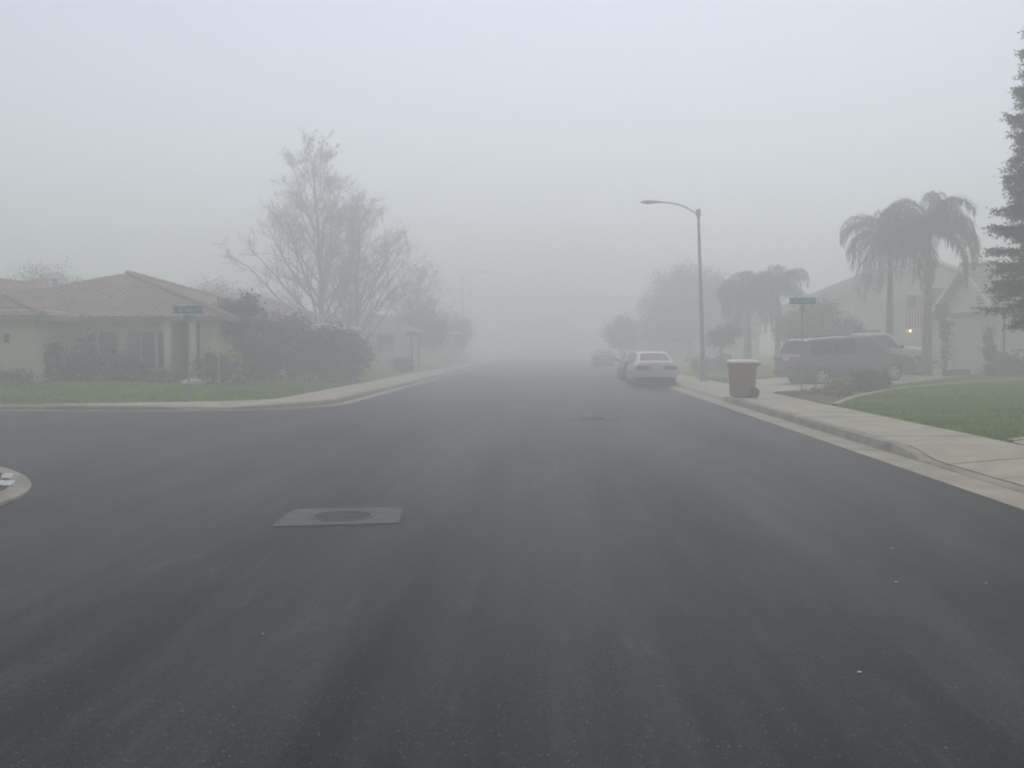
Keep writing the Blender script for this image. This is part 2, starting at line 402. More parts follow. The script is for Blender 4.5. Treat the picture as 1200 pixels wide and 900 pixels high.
# pavement: one slab after another, each its own piece
side_r = tag(bpy.data.objects.new('sidewalk', None), kind='structure'); link(side_r)
def slab_piece(P0, P1, zf, z0, parent):   # quad footprint from four corners with a tooled joint
    (ax, ay), (bx_, by), (cx, cy_), (dx, dy) = P0[0], P0[1], P1[1], P1[0]
    rows = []; n = 3
    for k in range(n + 1):
        t = k / n; row = []
        for j in range(4):
            u = j / 3
            x = (ax * (1 - u) + bx_ * u) * (1 - t) + (dx * (1 - u) + cx * u) * t
            y = (ay * (1 - u) + by * u) * (1 - t) + (dy * (1 - u) + cy_ * u) * t
            row.append((x, y, float(zf(x, y))))
        rows.append(row)
    b = MB().grid(rows)
    ring = [rows[0][j] for j in range(4)] + [rows[k][3] for k in range(1, n + 1)] + [rows[n][j] for j in (2, 1, 0)] + [rows[k][0] for k in range(n - 1, 0, -1)]
    m = len(ring); b.add(ring + [(x, y, z - .09) for x, y, z in ring], [((k + 1) % m, k, m + k, m + (k + 1) % m) for k in range(m)])
    return b.build('slab', M['concrete'], parent, fix=False)
y = 3.2; k = 0
while y < 56:
    j = rnd.uniform(-.004, .004)
    slab_piece([(5.345, y + .012), (6.95, y + .012)], [(5.345, y + 1.5), (6.95, y + 1.5)], lambda X, Y_: walk_r(X, Y_) + j, 0, side_r); y += 1.524
tag(MB().grid([[(5.345, yy, .16), (6.95, yy, .16)] for yy in (y, 120, 300)]).build('far_slab', M['concrete'], side_r, fix=False), kind='stuff')
tag(MB().grid([[(5.345, yy, .155), (6.95, yy, .155)] for yy in (-40, 3.2)]).build('near_slab', M['concrete'], side_r, fix=False), kind='stuff')

side_l = tag(bpy.data.objects.new('sidewalk', None), kind='structure'); link(side_l)
cum = np.concatenate([[0], np.cumsum([np.linalg.norm(EDGE_LF[i + 1] - EDGE_LF[i]) for i in range(len(EDGE_LF) - 1)])])
i0 = next(i for i, p in enumerate(EDGE_LF) if p[0] > -16); i = i0
def at_path(P, N, c, s):
    k = min(int(np.searchsorted(c, s)), len(P) - 1); k0 = max(k - 1, 0); t = 0 if k == k0 else (s - c[k0]) / (c[k] - c[k0] + 1e-9)
    return P[k0] * (1 - t) + P[k] * t, N[k0] * (1 - t) + N[k] * t
s = cum[i0]; cnt = 0
while cnt < 34:
    pA, nA = at_path(EDGE_LF, NLF, cum, s + .012); pB, nB = at_path(EDGE_LF, NLF, cum, s + 1.5)
    wa, wb = float(walk_w(*pA)), float(walk_w(*pB))
    def zl(X, Y_): return .125 + .02 * np.clip(inside_lf(X, Y_) - .46, 0, 1.5) * .6 - .07 * math.exp(-((X + 8.6) / 1.1) ** 2) * (1 if Y_ < 27 else 0) * max(0, 1 - (float(inside_lf(X, Y_)) - .46) / 1.2)
    slab_piece([pA + nA * .475, pA + nA * (.45 + wa)], [pB + nB * .475, pB + nB * (.45 + wb)], zl, 0, side_l); s += 1.524; cnt += 1
pA, _ = at_path(EDGE_LF, NLF, cum, s)
tag(MB().grid([[(-6.175, yy, .125), (-7.72, yy, .14)] for yy in (pA[1], 300)]).build('far_slab', M['concrete'], side_l, fix=False), kind='stuff')
cumn = np.concatenate([[0], np.cumsum([np.linalg.norm(EDGE_LN[i + 1] - EDGE_LN[i]) for i in range(len(EDGE_LN) - 1)])])
# dirt behind the near corner
b = MB(); rows = []
for k in range(60):
    pA, nA = at_path(EDGE_LN, NLN, cumn, 43 + k * .25); rows.append([(*(pA + nA * o), z) for o, z in ((.245, .045), (.5, .088), (1.0, .112), (2.0, .125), (2.9, .13))])
tag(b.grid(rows).build('dirt_bed', M['soil'], fix=False), kind='structure')

# driveways
def drape(name, poly, zoff, m, step=.6, kind='structure'):
    xs = [p[0] for p in poly]; b = MB(); import bmesh
    me = bpy.data.meshes.new(name); bm = bmesh.new()
    bm.faces.new([bm.verts.new((x, y, 0)) for x, y in poly])
    for ax, lo, hi in ((0, min(xs), max(xs)), (1, min(p[1] for p in poly), max(p[1] for p in poly))):
        t = lo + step
        while t < hi:
            co = [0, 0, 0]; no = [0, 0, 0]; co[ax] = t; no[ax] = 1
            bmesh.ops.bisect_plane(bm, geom=bm.verts[:] + bm.edges[:] + bm.faces[:], plane_co=co, plane_no=no); t += step
    for v in bm.verts: v.co.z = H(v.co.x, v.co.y) + zoff
    bmesh.ops.recalc_face_normals(bm, faces=bm.faces)
    if sum(f.normal.z for f in bm.faces) < 0: bmesh.ops.reverse_faces(bm, faces=bm.faces)
    bm.to_mesh(me); bm.free(); me.materials.append(m)
    o = link(bpy.data.objects.new(name, me)); return tag(o, kind=kind) if kind else o
drape('driveway', [(6.96 if x < 7 else x, y) for x, y in DRIVE], .004, M['concrete'])
drape('driveway', [(6.96 if x < 7 else x, y) for x, y in DRIVE_N], .008, M['concrete'])
# pale raised concrete edge of the near driveway and the curved mowing edge of the lawn
def edging(name, pts, wd, hh, m):
    P = path(pts, .3); N = normals(P, 1)
    o = loft(P, N, lambda i: [(-wd / 2, H(*P[i]) - .05), (-wd / 2, H(*P[i]) + hh), (wd / 2, H(*P[i]) + hh), (wd / 2, H(*P[i]) - .05)]).build(name, m, fix=False)
    return tag(o, kind='structure')
edging('lawn_edging', [(6.98, 15.78), (8.2, 16.62), (10.5, 17.27), (22, 17.67)], .12, .03, M['concrete'])
def smooth_pts(p, n=6):
    out = []
    for i in range(len(p) - 1):
        p0, p1, p2, p3 = [np.array(p[max(0, min(len(p) - 1, i + k))], float) for k in (-1, 0, 1, 2)]
        for t in np.linspace(0, 1, n, endpoint=False):
            out.append(tuple(.5 * ((2 * p1) + (-p0 + p2) * t + (2 * p0 - 5 * p1 + 4 * p2 - p3) * t * t + (-p0 + 3 * p1 - 3 * p2 + p3) * t ** 3)))
    return out + [tuple(p[-1])]
EDG = smooth_pts([(6.98, 25.3), (8.2, 28.0), (9.6, 30.4), (11.2, 32.6), (13.5, 34.5), (16.8, 36.6), (20, 38.0)])
edging('lawn_edging', EDG, .13, .06, M['concrete'])
drape('flower_bed', EDG[:19] + [(11.0, 33.6), (9.6, 32.2), (8.2, 31.0), (6.98, 29.4)], .012, M['soil'], .5)
drape('flower_bed', [(-20.5, 32.9), (-16, 33.6), (-11.6, 34.6), (-11.6, 35.6), (-20.5, 35.6)], .015, M['soil'], .5)

# grass blades
def grass(name, n, region, hgt, m, seed, wid=.014):
    g = np.random.default_rng(seed); x, y = region(g, n); z = height(x, y, False)
    a = g.uniform(0, 2 * np.pi, len(x)); h = hgt * g.uniform(.5, 1.25, len(x)); ln = h * .5 * g.normal(0, 1, (2, len(x)))
    dx, dy = np.cos(a) * wid, np.sin(a) * wid
    V = np.stack([np.stack([x - dx, y - dy, z - .01], -1), np.stack([x + dx, y + dy, z - .01], -1), np.stack([x + ln[0], y + ln[1], z + h], -1)], 1)
    tag(np_mesh(name, V, np.arange(3 * len(x)).reshape(-1, 3), m), kind='stuff')
def reg_r(g, n):
    x = 6.98 + (g.uniform(0, 1, n) ** 1.3) * 13; y = g.uniform(15, 47, n)
    k = ~in_poly(x, y, DRIVE) & ~in_poly(x, y, DRIVE_N) & ~in_poly(x, y, EDG[:19] + [(11.0, 33.6), (9.6, 32.2), (8.2, 31.0), (6.98, 29.4)]) & (x < 18.8); return x[k], y[k]
def reg_l(g, n):
    x = g.uniform(-24, -6, n); y = g.uniform(25, 44, n); s = inside_lf(x, y)
    k = (s > .45 + walk_w(x, y) + .02) & ~((y > 33.3) & (x < -11.6)); return x[k], y[k]
grass('lawn_grass', 120000, reg_r, .05, M['blade'], 1)
grass('lawn_grass', 60000, reg_l, .055, M['blade_l'], 2, .02)

# manholes with their concrete collars
def manhole(c, loc, label):
    t = empty('manhole', loc, 0, label, 'manhole')
    cen = np.mean(np.array(c), 0)
    def ins(q, d): q = np.array(q); v = cen - q; return tuple(q + v / np.linalg.norm(v) * d)
    g = random.Random(len(label)); rim, out = [], []
    for k in range(4):
        p, q = np.array(c[k]), np.array(c[(k + 1) % 4])
        for j in range(12):
            m_ = p + (q - p) * j / 12; rim.append(ins(m_, g.uniform(0, .016) if j else g.uniform(0, .04))); out.append(ins(m_, -g.uniform(.012, .05)))
    MB().add([(x, y, .003) for x, y in out], [tuple(range(48))]).build('tar_seam', M['tar'], t)
    MB().slab(rim, -.02, .008).build('concrete_collar', M['collar'], t)
    ld = MB().lathe([(.30, .0), (.30, .012), (.285, .016), (0.001, .017)], 32, (cen[0], cen[1], 0)).build('lid', M['iron'], t)
    rb = MB()
    for k in range(-3, 4):
        hw = math.sqrt(max(0, .26 ** 2 - (k * .075) ** 2)); rb.box(cen[0] - hw, cen[0] + hw, cen[1] + k * .075 - .014, cen[1] + k * .075 + .014, .015, .021)
    rb.build('rib', M['iron'], ld)
    return t
C1 = [(-2.48, 8.97), (-1.37, 9.2), (-1.45, 10.15), (-2.54, 9.93)]; o1 = np.mean(np.array(C1), 0)
manhole([(x - o1[0], y - o1[1]) for x, y in C1], (o1[0], o1[1], 0), 'square concrete collar round a manhole lid in open asphalt before the side street')
manhole([(-.55, -.55), (.55, -.55), (.55, .55), (-.55, .55)], (.95, 22.9, 0), 'faint manhole collar further along the road in the mist')

for k, (x, y, s) in enumerate([(1.52, 5.04, .010), (2.35, 7.0, .012), (2.72, 8.2, .011), (2.95, 7.0, .009), (-1.6, 5.6, .008), (3.9, 11.0, .012)]):
    g = random.Random(k); b = MB(); b.lathe([(s * .5, 0), (s * g.uniform(.9, 1.2), s * .4), (s * .7, s * .8), (.001, s)], 7)
    b.v = [(vx * g.uniform(.8, 1.3), vy * g.uniform(.7, 1.1), vz) for vx, vy, vz in b.v]
    o = b.build('pebble', M['pebble']); o.location = (x, y, 0.001); tag(o, 'tiny pale pebble lying loose on the dark asphalt', 'pebble', 'pebbles on the asphalt')
for k, (x, y, l, lab) in enumerate([(-5.80, 10.66, .17, 'long white paper scrap on dirt at near street corner'), (-6.12, 11.28, .11, 'shorter white paper scrap lying behind the longer one on corner dirt')]):
    g = random.Random(k + 5); rows = [[(i * l / 4 - l / 2, j * .03 - .045 + g.uniform(-.008, .008), .018 + .03 * abs(math.sin(i * 1.3 + j)) + (.035 if j > 1 else 0)) for j in range(4)] for i in range(5)]
    o = MB().grid(rows).build('paper_scrap', M['paper'], fix=False); o.location = (x, y, .1); o.rotation_euler.z = .2; tag(o, lab, 'paper')

# ------------------------------------------------------------------ buildings
def tile_plane(mb, e0, e1, t0, t1, course=.32, wave=.28, lift=.035):
    """courses of wavy clay tiles on a roof plane; e0,e1 eave ends, t0,t1 top ends (may coincide)"""
    e0, e1, t0, t1 = [np.array(p, float) for p in (e0, e1, t0, t1)]
    nrm = np.cross(e1 - e0, (t0 + t1) / 2 - e0); nrm /= np.linalg.norm(nrm); nrm = nrm if nrm[2] > 0 else -nrm
    ed = (e1 - e0) / np.linalg.norm(e1 - e0); L = np.linalg.norm((t0 + t1) / 2 - (e0 + e1) / 2)
    n = max(2, int(L / course))
    for k in range(n):
        a, c = k / n, (k + 1) / n
        l0, r0 = e0 + (t0 - e0) * a, e1 + (t1 - e1) * a; l1, r1 = e0 + (t0 - e0) * c, e1 + (t1 - e1) * c
        m = max(2, int(np.linalg.norm(r0 - l0) / wave * 6))
        lo, up, ri = [], [], []
        for j in range(m + 1):
            u = j / m; p = l0 + (r0 - l0) * u; q = l1 + (r1 - l1) * u
            ph = np.dot(p, ed) / wave * 2 * math.pi; wv = .022 * math.sin(ph)
            ph2 = np.dot(q, ed) / wave * 2 * math.pi
            lo.append(p + nrm * (lift + wv)); ri.append(p - nrm * .01); up.append(q + nrm * (.006 + .022 * math.sin(ph2)))
        mb.grid([ri, lo, up])
def ridge_caps(pts, r, m, parent):
    for a, c in pts: 
        a = np.array(a, float); c = np.array(c, float); n = max(2, int(np.linalg.norm(c - a) / .4)); b = MB()
        for k in range(n):
            p, q = a + (c - a) * k / n, a + (c - a) * (k + 1) / n + (c - a) / n * .08
            b.tube([p, q], [r * 1.12, r * .92], 8)
        tag(b.build('ridge_tiles', m, parent, fix=False), kind='stuff')
def solid_roof(planes, under, m, parent, name='roof_deck'):
    b = MB()
    for p in planes: b.add(p, [tuple(range(len(p)))])
    return b.build(name, m, parent)
def window(parent, c, wd, ht, axis='x', out=-1, mull=1, frame=None, glass=None, depth=.05):
    """framed window on a wall; axis = the wall's horizontal direction, out = side it faces along the other axis"""
    cx, cy_, cz_ = c; fm = frame or M['stucco_g']
    def bx(b, u0, u1, d0, d1, z0, z1):
        if axis == 'x': b.box(cx + u0, cx + u1, min(cy_ + out * d0, cy_ + out * d1), max(cy_ + out * d0, cy_ + out * d1), cz_ + z0, cz_ + z1)
        else: b.box(min(cx + out * d0, cx + out * d1), max(cx + out * d0, cx + out * d1), cy_ + u0, cy_ + u1, cz_ + z0, cz_ + z1)
    w2, h2, t = wd / 2, ht / 2, .06; b = MB()
    bx(b, -w2 - t, w2 + t, -.02, depth, h2, h2 + t); bx(b, -w2 - t, w2 + t, -.02, depth, -h2 - t, -h2); bx(b, -w2 - t, -w2, -.02, depth, -h2, h2); bx(b, w2, w2 + t, -.02, depth, -h2, h2)
    for k in range(mull):
        u = -w2 + wd * (k + 1) / (mull + 1); bx(b, u - .02, u + .02, -.02, depth - .012, -h2, h2)
    o = b.build('window', fm, parent, fix=False)
    for k in range(mull + 1):
        u0, u1 = -w2 + wd * k / (mull + 1) + .021, -w2 + wd * (k + 1) / (mull + 1) - .021
        p = MB(); bx(p, u0, u1, -.02, .016, -h2, h2); p.build('pane', glass or M['glass'], o, fix=False)
    s = MB(); bx(s, -w2 - .1, w2 + .1, -.02, depth + .05, -h2 - t - .06, -h2 - t - .003); s.build('sill', fm, o, fix=False)
    return o

# --- cream corner house on the far-left corner
hs = empty('house', (-16, 36, 0), 0, 'cream stucco corner house with low red tile hip roofs', 'house'); OX, OY = 16, -36
def shift(b): b.v = [(x + OX, y + OY, z) for x, y, z in b.v]; return b
def hb(b, name, m, parent=hs, smooth=False, fix=True): return shift(b).build(name, m, parent, smooth, fix)
b = MB(); b.box(-23, -13.2, 35.5, 46, .1, 2.86); b.box(-13.2, -11.75, 37.4, 46, .1, 2.85); b.box(-12.3, -11.75, 35.5, 37.4, .1, 2.84)
b.box(-18.72, -16.9, 33.0, 35.5, .1, 2.85); b.box(-28, -23.9, 33.0, 35.5, .1, 2.85); b.box(-23.9, -18.72, 33.0, 35.5, 2.45, 2.84); b.box(-28, -23, 35.5, 46, .1, 2.83)
hb(b, 'wall', M['stucco'])
gd = empty('garage_door'); gd.parent = hs
for k in range(4):
    b = MB(); b.box(-23.88, -18.74, 33.16 + .004 * (k % 2), 33.25, .42 + k * .507, .42 + (k + 1) * .507 - .02); hb(b, 'panel', M['gdoor'], gd)
def wsh(o):
    for ob in [o] + list(o.children): ob.data.transform(__import__('mathutils').Matrix.Translation((OX, OY, 0)))
    return o
wsh(window(hs, (-15.55, 35.5, 1.55), .62, 1.2, 'x', -1, 0)); wsh(window(hs, (-14.36, 35.5, 1.5), .95, 1.25, 'x', -1, 1))
wsh(window(hs, (-13.62, 35.5, 1.5), .3, 1.25, 'x', -1, 0))
b = MB(); b.box(-13.1, -12.4, 37.33, 37.42, .45, 2.45); fd = hb(b, 'front_door', M['door'])
b = MB(); b.lathe([(.03, 0), (.03, .05)], 8, (-12.5, 37.30, 1.4), 'y'); hb(b, 'handle', M['galv'], fd)
for x in (-13.28, -12.42):
    b = MB(); b.box(x - .12, x + .12, 35.05, 35.29, .3, 2.72); hb(b, 'porch_column', M['stucco'])
b = MB(); b.box(-17.9, -17.74, 32.94, 33.02, 1.75, 2.05); hb(b, 'wall_lantern', M['black'])
ez, az = 2.66, 4.58; X0, X1, Y0, Y1 = -23.1, -11.1, 34.9, 46.9; A = (-17.1, 40.9, az)
main = [((X0, Y0, ez), (X1, Y0, ez)), ((X1, Y0, ez), (X1, Y1, ez)), ((X1, Y1, ez), (X0, Y1, ez)), ((X0, Y1, ez), (X0, Y0, ez))]
b = MB()
for p in main: b.add([p[0], p[1], A], [(0, 1, 2)])
b.add([(X0, Y0, ez - .16), (X1, Y0, ez - .16), (X1, Y1, ez - .16), (X0, Y1, ez - .16), (X0, Y0, ez), (X1, Y0, ez), (X1, Y1, ez), (X0, Y1, ez)], [(3, 2, 1, 0), (0, 1, 5, 4), (1, 2, 6, 5), (2, 3, 7, 6), (3, 0, 4, 7)])
# wing over the garage
wx0, wx1, wy0, wy1 = -28.6, -16.3, 32.4, 47.0; hw = (wx1 - wx0) / 2; wz = 2.62; wr = wz + hw * .27; xm = (wx0 + wx1) / 2; RA, RB = (xm, wy0 + hw, wr), (xm, wy1 - hw + 3, wr)
b.add([(wx0, wy0, wz), (wx1, wy0, wz), RA], [(0, 1, 2)]); b.add([(wx1, wy0, wz), (wx1, wy1, wz), RB, RA], [(0, 1, 2, 3)]); b.add([(wx0, wy1, wz), (wx0, wy0, wz), RA, RB], [(0, 1, 2, 3)]); b.add([(wx1, wy1, wz), (wx0, wy1, wz), RB], [(0, 1, 2)])
b.add([(wx0, wy0, wz - .16), (wx1, wy0, wz - .16), (wx1, wy1, wz - .16), (wx0, wy1, wz - .16), (wx0, wy0, wz), (wx1, wy0, wz), (wx1, wy1, wz), (wx0, wy1, wz)], [(3, 2, 1, 0), (0, 1, 5, 4), (1, 2, 6, 5), (2, 3, 7, 6), (3, 0, 4, 7)])
roof = hb(b, 'roof', M['trim'], fix=False)
b = MB()
for (e0, e1) in (main[0], main[1], main[3]): tile_plane(b, e0, e1, A, A)
tag(hb(b, 'roof_tiles', M['tile_red'], roof, fix=False), kind='stuff')
b = MB(); tile_plane(b, (wx0, wy0, wz), (wx1, wy0, wz), RA, RA); tile_plane(b, (wx1, wy0, wz), (wx1, wy1, wz), RA, RB)
tag(hb(b, 'roof_tiles', M['tile_red'], roof, fix=False), kind='stuff')
def sh3(p): return (p[0] + OX, p[1] + OY, p[2])
ridge_caps([(sh3((X1, Y0, ez + .05)), sh3((A[0], A[1], az + .05))), (sh3((X1, Y1, ez + .05)), sh3((A[0], A[1], az + .05))), (sh3((wx1, wy0, wz + .05)), sh3((RA[0], RA[1], wr + .05))), (sh3((RA[0], RA[1], wr + .05)), sh3((RB[0], RB[1], wr + .05)))], .1, M['tile_red'], roof)
b = MB(); b.box(-21.4, -20.9, 41.5, 42, 3.4, 4.35); b.box(-21.45, -20.85, 41.45, 42.05, 4.35, 4.45); hb(b, 'chimney', M['stucco'], roof)
b = MB(); b.tube([(-20.6, 42, 3.2), (-20.6, 42, 4.35)], .1, 10); b.lathe([(.15, 0), (.15, .1), (.02, .17)], 10, (-20.6, 42, 4.35)); hb(b, 'vent_pipe', M['galv'], roof)

# --- simple hip-roofed neighbours half lost in the mist
def plain_house(loc, sx, sy, wall_h, rise, label, wm, rm, wins, base=.4, gable=False, name='house', rz=0):
    h = empty(name, (loc[0], loc[1], 0), rz, label, 'house')
    MB().box(-sx, sx, -sy, sy, 0, base + wall_h).build('wall', wm, h)
    o = .55; z = base + wall_h - .05; b = MB()
    ex, ey = sx + o, sy + o
    if gable == 'y':      # ridge along y, gable towards the viewer
        top = [(0, -ey, z + rise), (0, ey, z + rise)]
        b.add([(-ex, -ey, z), (0, -ey, z + rise), (0, ey, z + rise), (-ex, ey, z), (-ex, -ey, z - .16), (0, -ey, z + rise - .16), (0, ey, z + rise - .16), (-ex, ey, z - .16)], [(0, 1, 2, 3), (7, 6, 5, 4), (0, 4, 5, 1), (3, 2, 6, 7), (0, 3, 7, 4)])
        b.add([(ex, -ey, z), (0, -ey, z + rise), (0, ey, z + rise), (ex, ey, z), (ex, -ey, z - .16), (0, -ey, z + rise - .16), (0, ey, z + rise - .16), (ex, ey, z - .16)], [(3, 2, 1, 0), (4, 5, 6, 7), (1, 5, 4, 0), (7, 6, 2, 3), (4, 7, 3, 0)])
        g = [MB().add([(-sx, q, z), (sx, q, z), (0, q, z + rise * sx / ex - .02)], [(0, 1, 2)]).build('gable', wm, h) for q in (-sy, sy)]
        planes = [((-ex, ey, z), (-ex, -ey, z), top[1], top[0]), ((ex, -ey, z), (ex, ey, z), top[0], top[1])]
    else:
        r = min(ex, ey)
        if ex > ey: RA_, RB_ = (-ex + r, 0, z + rise), (ex - r, 0, z + rise)
        else: RA_, RB_ = (0, -ey + r, z + rise), (0, ey - r, z + rise)
        c = [(-ex, -ey, z), (ex, -ey, z), (ex, ey, z), (-ex, ey, z)]
        if ex > ey: planes = [(c[0], c[1], RA_, RB_), (c[1], c[2], RB_, RB_), (c[2], c[3], RB_, RA_), (c[3], c[0], RA_, RA_)]
        else: planes = [(c[0], c[1], RA_, RA_), (c[1], c[2], RA_, RB_), (c[2], c[3], RB_, RB_), (c[3], c[0], RB_, RA_)]
        for p in planes: b.add(p, [(0, 1, 2, 3)] if p[2] != p[3] else [(0, 1, 2)])
        b.add([(x, y, z - .18) for x, y, _ in c] + c, [(3, 2, 1, 0), (0, 1, 5, 4), (1, 2, 6, 5), (2, 3, 7, 6), (3, 0, 4, 7)])
    rf = b.build('roof', M['white'], h, fix=False)
    t = MB()
    for p in planes: tile_plane(t, p[0], p[1], p[2], p[3], .36, .4, .04)
    tag(t.build('roof_tiles', rm, rf, fix=False), kind='stuff')
    for (c_, w_, h_, ax, out) in wins: window(h, c_, w_, h_, ax, out, 1)
    return h
plain_house((-17.5, 58), 5.2, 5, 2.5, 1.9, 'hip roofed house hidden behind the bare tree and hedge', M['stucco_g'], M['tile_brown'], [((5.2, 0, 1.9), 1.4, 1.1, 'y', 1), ((2, -5, 1.9), 1.4, 1.1, 'x', -1)])
hf = plain_house((-14.6, 76), 5.0, 5.5, 2.45, 1.7, 'pale low house with white fascia beyond the bare trees', M['stucco_g'], M['tile_brown'], [((5.0, 2, 1.9), 1.4, 1.1, 'y', 1), ((3.2, -5.5, 1.9), 1.2, 1.1, 'x', -1)])
plain_house((13.0, 100), 6, 6, 2.6, 1.9, 'faint low house beyond the round tree', M['stucco_g'], M['roof_grey'], [((-6, 0, 1.9), 1.6, 1.1, 'y', -1)])
plain_house((-14.5, 96), 6, 6, 2.6, 1.9, 'faint low house far down the left side of street', M['stucco_g'], M['roof_grey'], [((6, 0, 1.9), 1.6, 1.1, 'y', 1)])

# --- tall white house behind the palms, with balcony, flag and a lit lamp
wh = plain_house((21.0, 64.0), 5.6, 6.0, 3.7, 2.5, 'tall white gabled house behind the palms', M['stucco_w'], M['roof_grey'], [((-3.2, -6, 2.0), 1.2, 1.1, 'x', -1), ((-5.6, -2, 3.0), 1.3, 1.1, 'y', -1), ((-5.6, 3, 3.0), 1.3, 1.1, 'y', -1)], gable='y')
bal = empty('balcony', (0, 0, 0)); bal.parent = wh
MB().box(-.25, 1.6, -7.1, -6.003, 3.2, 3.36).build('floor', M['timber'], bal)
MB().box(-.25, 1.6, -7.1, -7.03, 4.55, 4.63).build('handrail', M['timber'], bal)
MB().box(-.05, 1.4, -6.05, -6.002, 3.36, 4.9).build('door', M['glass'], bal)
b0 = None
for k in range(10):
    b0 = MB().box(-.25 + k * .2 - .02, -.25 + k * .2 + .02, -7.09, -7.05, 3.36, 4.56).build('baluster', M['timber'], bal) if k == 0 else None or b0
    if k: c = b0.copy(); COL.objects.link(c); c.parent = bal; c.location.x = k * .2
fl = empty('flag', (19.85, 56.6, 4.42), 0, 'national flag of red and white stripes hung upright by the balcony', 'flag')
fw, fh = 1.0, 1.75
def fpt(u, v): return (u * fw - fw / 2, -.04 * math.sin(v * 5 + u * 3) - .03 * math.sin(u * 9), -v * fh)
for k in range(13):
    v0 = .42 if k < 7 else 0.0
    if k < 7: r0 = [[fpt(u, v) for u in (k / 13, (k + .5) / 13, (k + 1) / 13)] for v in np.linspace(v0, 1, 10)]
    else: r0 = [[fpt(u, v) for u in (k / 13, (k + .5) / 13, (k + 1) / 13)] for v in np.linspace(0, 1, 14)]
    MB().grid(r0).build('stripe', M['flagred'] if k % 2 == 0 else M['flagwhite'], fl, fix=False)
MB().grid([[fpt(u, v) for u in np.linspace(0, 7 / 13, 8)] for v in np.linspace(0, .42, 8)]).build('canton', M['flagblue'], fl, fix=False)
b = MB()
for i in range(9):
    for j in range(6 if i % 2 == 0 else 5):
        u = (7 / 13) * ((j + (.5 if i % 2 == 0 else 1.0)) / 6); v = .42 * (i + .7) / 9.4; p = fpt(u, v); s_ = .012
        st = [(p[0] + (s_ if q % 2 == 0 else s_ * .4) * math.sin(q * math.pi / 5), p[1] - .006, p[2] + (s_ if q % 2 == 0 else s_ * .4) * math.cos(q * math.pi / 5)) for q in range(10)]
        b.add([(p[0], p[1] - .006, p[2])] + st, [(0, 1 + q, 1 + (q + 1) % 10) for q in range(10)])
tag(b.build('stars', M['flagwhite'], fl, fix=False), kind='stuff')
MB().tube([(-fw / 2 - .05, 0, .01), (fw / 2 + .9, 0, .01)], .014, 8).build('rod', M['galv'], fl)
lamp = empty('wall_lamp', (20.0, 57.97, 2.52), 0, 'small lit lamp glowing warm on white house wall', 'lamp')
MB().box(-.05, .05, -.12, .0, .1, .16).build('bracket', M['black'], lamp)
MB().lathe([(.02, -.07), (.06, -.04), (.065, .03), (.03, .06)], 12, (0, -.14, 0)).build('bulb', M['lamp_on'], lamp, True)

# --- garage house on the right
gh = empty('house', (19, 47, 0), 0, 'white gabled garage house with brown tile roof beside palm', 'house'); OX, OY = -19, -47
gy0, gy1, GX = 44.0, 50.4, 19.0; gm = (gy0 + gy1) / 2; gb = .3; pl = 3.35; ap = 5.15
b = MB(); b.box(GX, GX + .3, gy0, 44.55, gb, pl); b.box(GX, GX + .3, 49.3, gy1, gb, pl); b.box(GX, GX + .3, 44.55, 49.3, 2.98, pl)
b.box(GX + .3, 34, gy0, gy0 + .25, gb, pl - .02); b.box(GX + .3, 34, gy1 - .25, gy1, gb, pl - .02)
b.add([(GX, gy0, pl), (GX, gy1, pl), (GX, gm, ap - .1), (GX + .25, gy0, pl), (GX + .25, gy1, pl), (GX + .25, gm, ap - .1)], [(0, 2, 1), (3, 4, 5), (0, 3, 5, 2), (1, 2, 5, 4)])
hb(b, 'wall', M['stucco_w'], gh)
gd = empty('garage_door'); gd.parent = gh
for k in range(5):
    b = MB(); z0 = .42 + k * .512
    b.box(GX + .14, GX + .2, 44.57, 49.28, z0, z0 + .50)
    for j in range(8):
        ya = 44.62 + j * .582; b.box(GX + .125, GX + .14, ya + .05, ya + .53, z0 + .07, z0 + .43)
    hb(b, 'panel', M['gdoor'], gd)
b = MB(); b.box(GX - .07, GX + .0, 44.3, 49.55, 2.98, 3.2); hb(b, 'door_header', M['trim'], gh)
for ya in (44.42, 49.3): 
    b = MB(); b.box(GX - .05, GX - .002, ya, ya + .13, .35, 2.978); hb(b, 'door_trim', M['white'], gh)
b = MB(); b.box(GX - .06, GX - .002, 45.55, 46.35, 3.45, 4.25); gv = hb(b, 'gable_vent', M['white'], gh)
for k in range(5):
    b = MB(); b.box(GX - .1, GX - .062, 45.62, 46.28, 3.52 + k * .14, 3.58 + k * .14); hb(b, 'slat', M['trim'], gv)
b = MB(); b.box(GX - .22, GX - .002, 45.3, 46.6, 3.3, 3.38); hb(b, 'ledge', M['trim'], gh)
ov = .55; sl = (ap - pl) / (gm - gy0); ye0, ye1 = gy0 - ov, gy1 + ov; ze = pl - ov * sl + .12; za = ap + .12; gx0, gx1 = GX - .5, 35
b = MB()
for ye in (ye0, ye1):
    b.add([(gx0, ye, ze), (gx1, ye, ze), (gx1, gm, za), (gx0, gm, za), (gx0, ye, ze - .12), (gx1, ye, ze - .12), (gx1, gm, za - .12), (gx0, gm, za - .12)], [(0, 1, 2, 3), (7, 6, 5, 4), (0, 4, 5, 1), (1, 5, 6, 2), (3, 7, 4, 0)])
rf = hb(b, 'roof', M['trim'], gh, fix=False)
b = MB(); tile_plane(b, (gx0, ye0, ze), (gx1, ye0, ze), (gx0, gm, za), (gx1, gm, za), .38, .32, .055); tile_plane(b, (gx1, ye1, ze), (gx0, ye1, ze), (gx1, gm, za), (gx0, gm, za), .38, .32, .055)
tag(hb(b, 'roof_tiles', M['tile_brown'], rf, fix=False), kind='stuff')
ridge_caps([((gx0 + OX, gm + OY, za + .05), (gx1 + OX, gm + OY, za + .05))], .11, M['tile_brown'], rf)
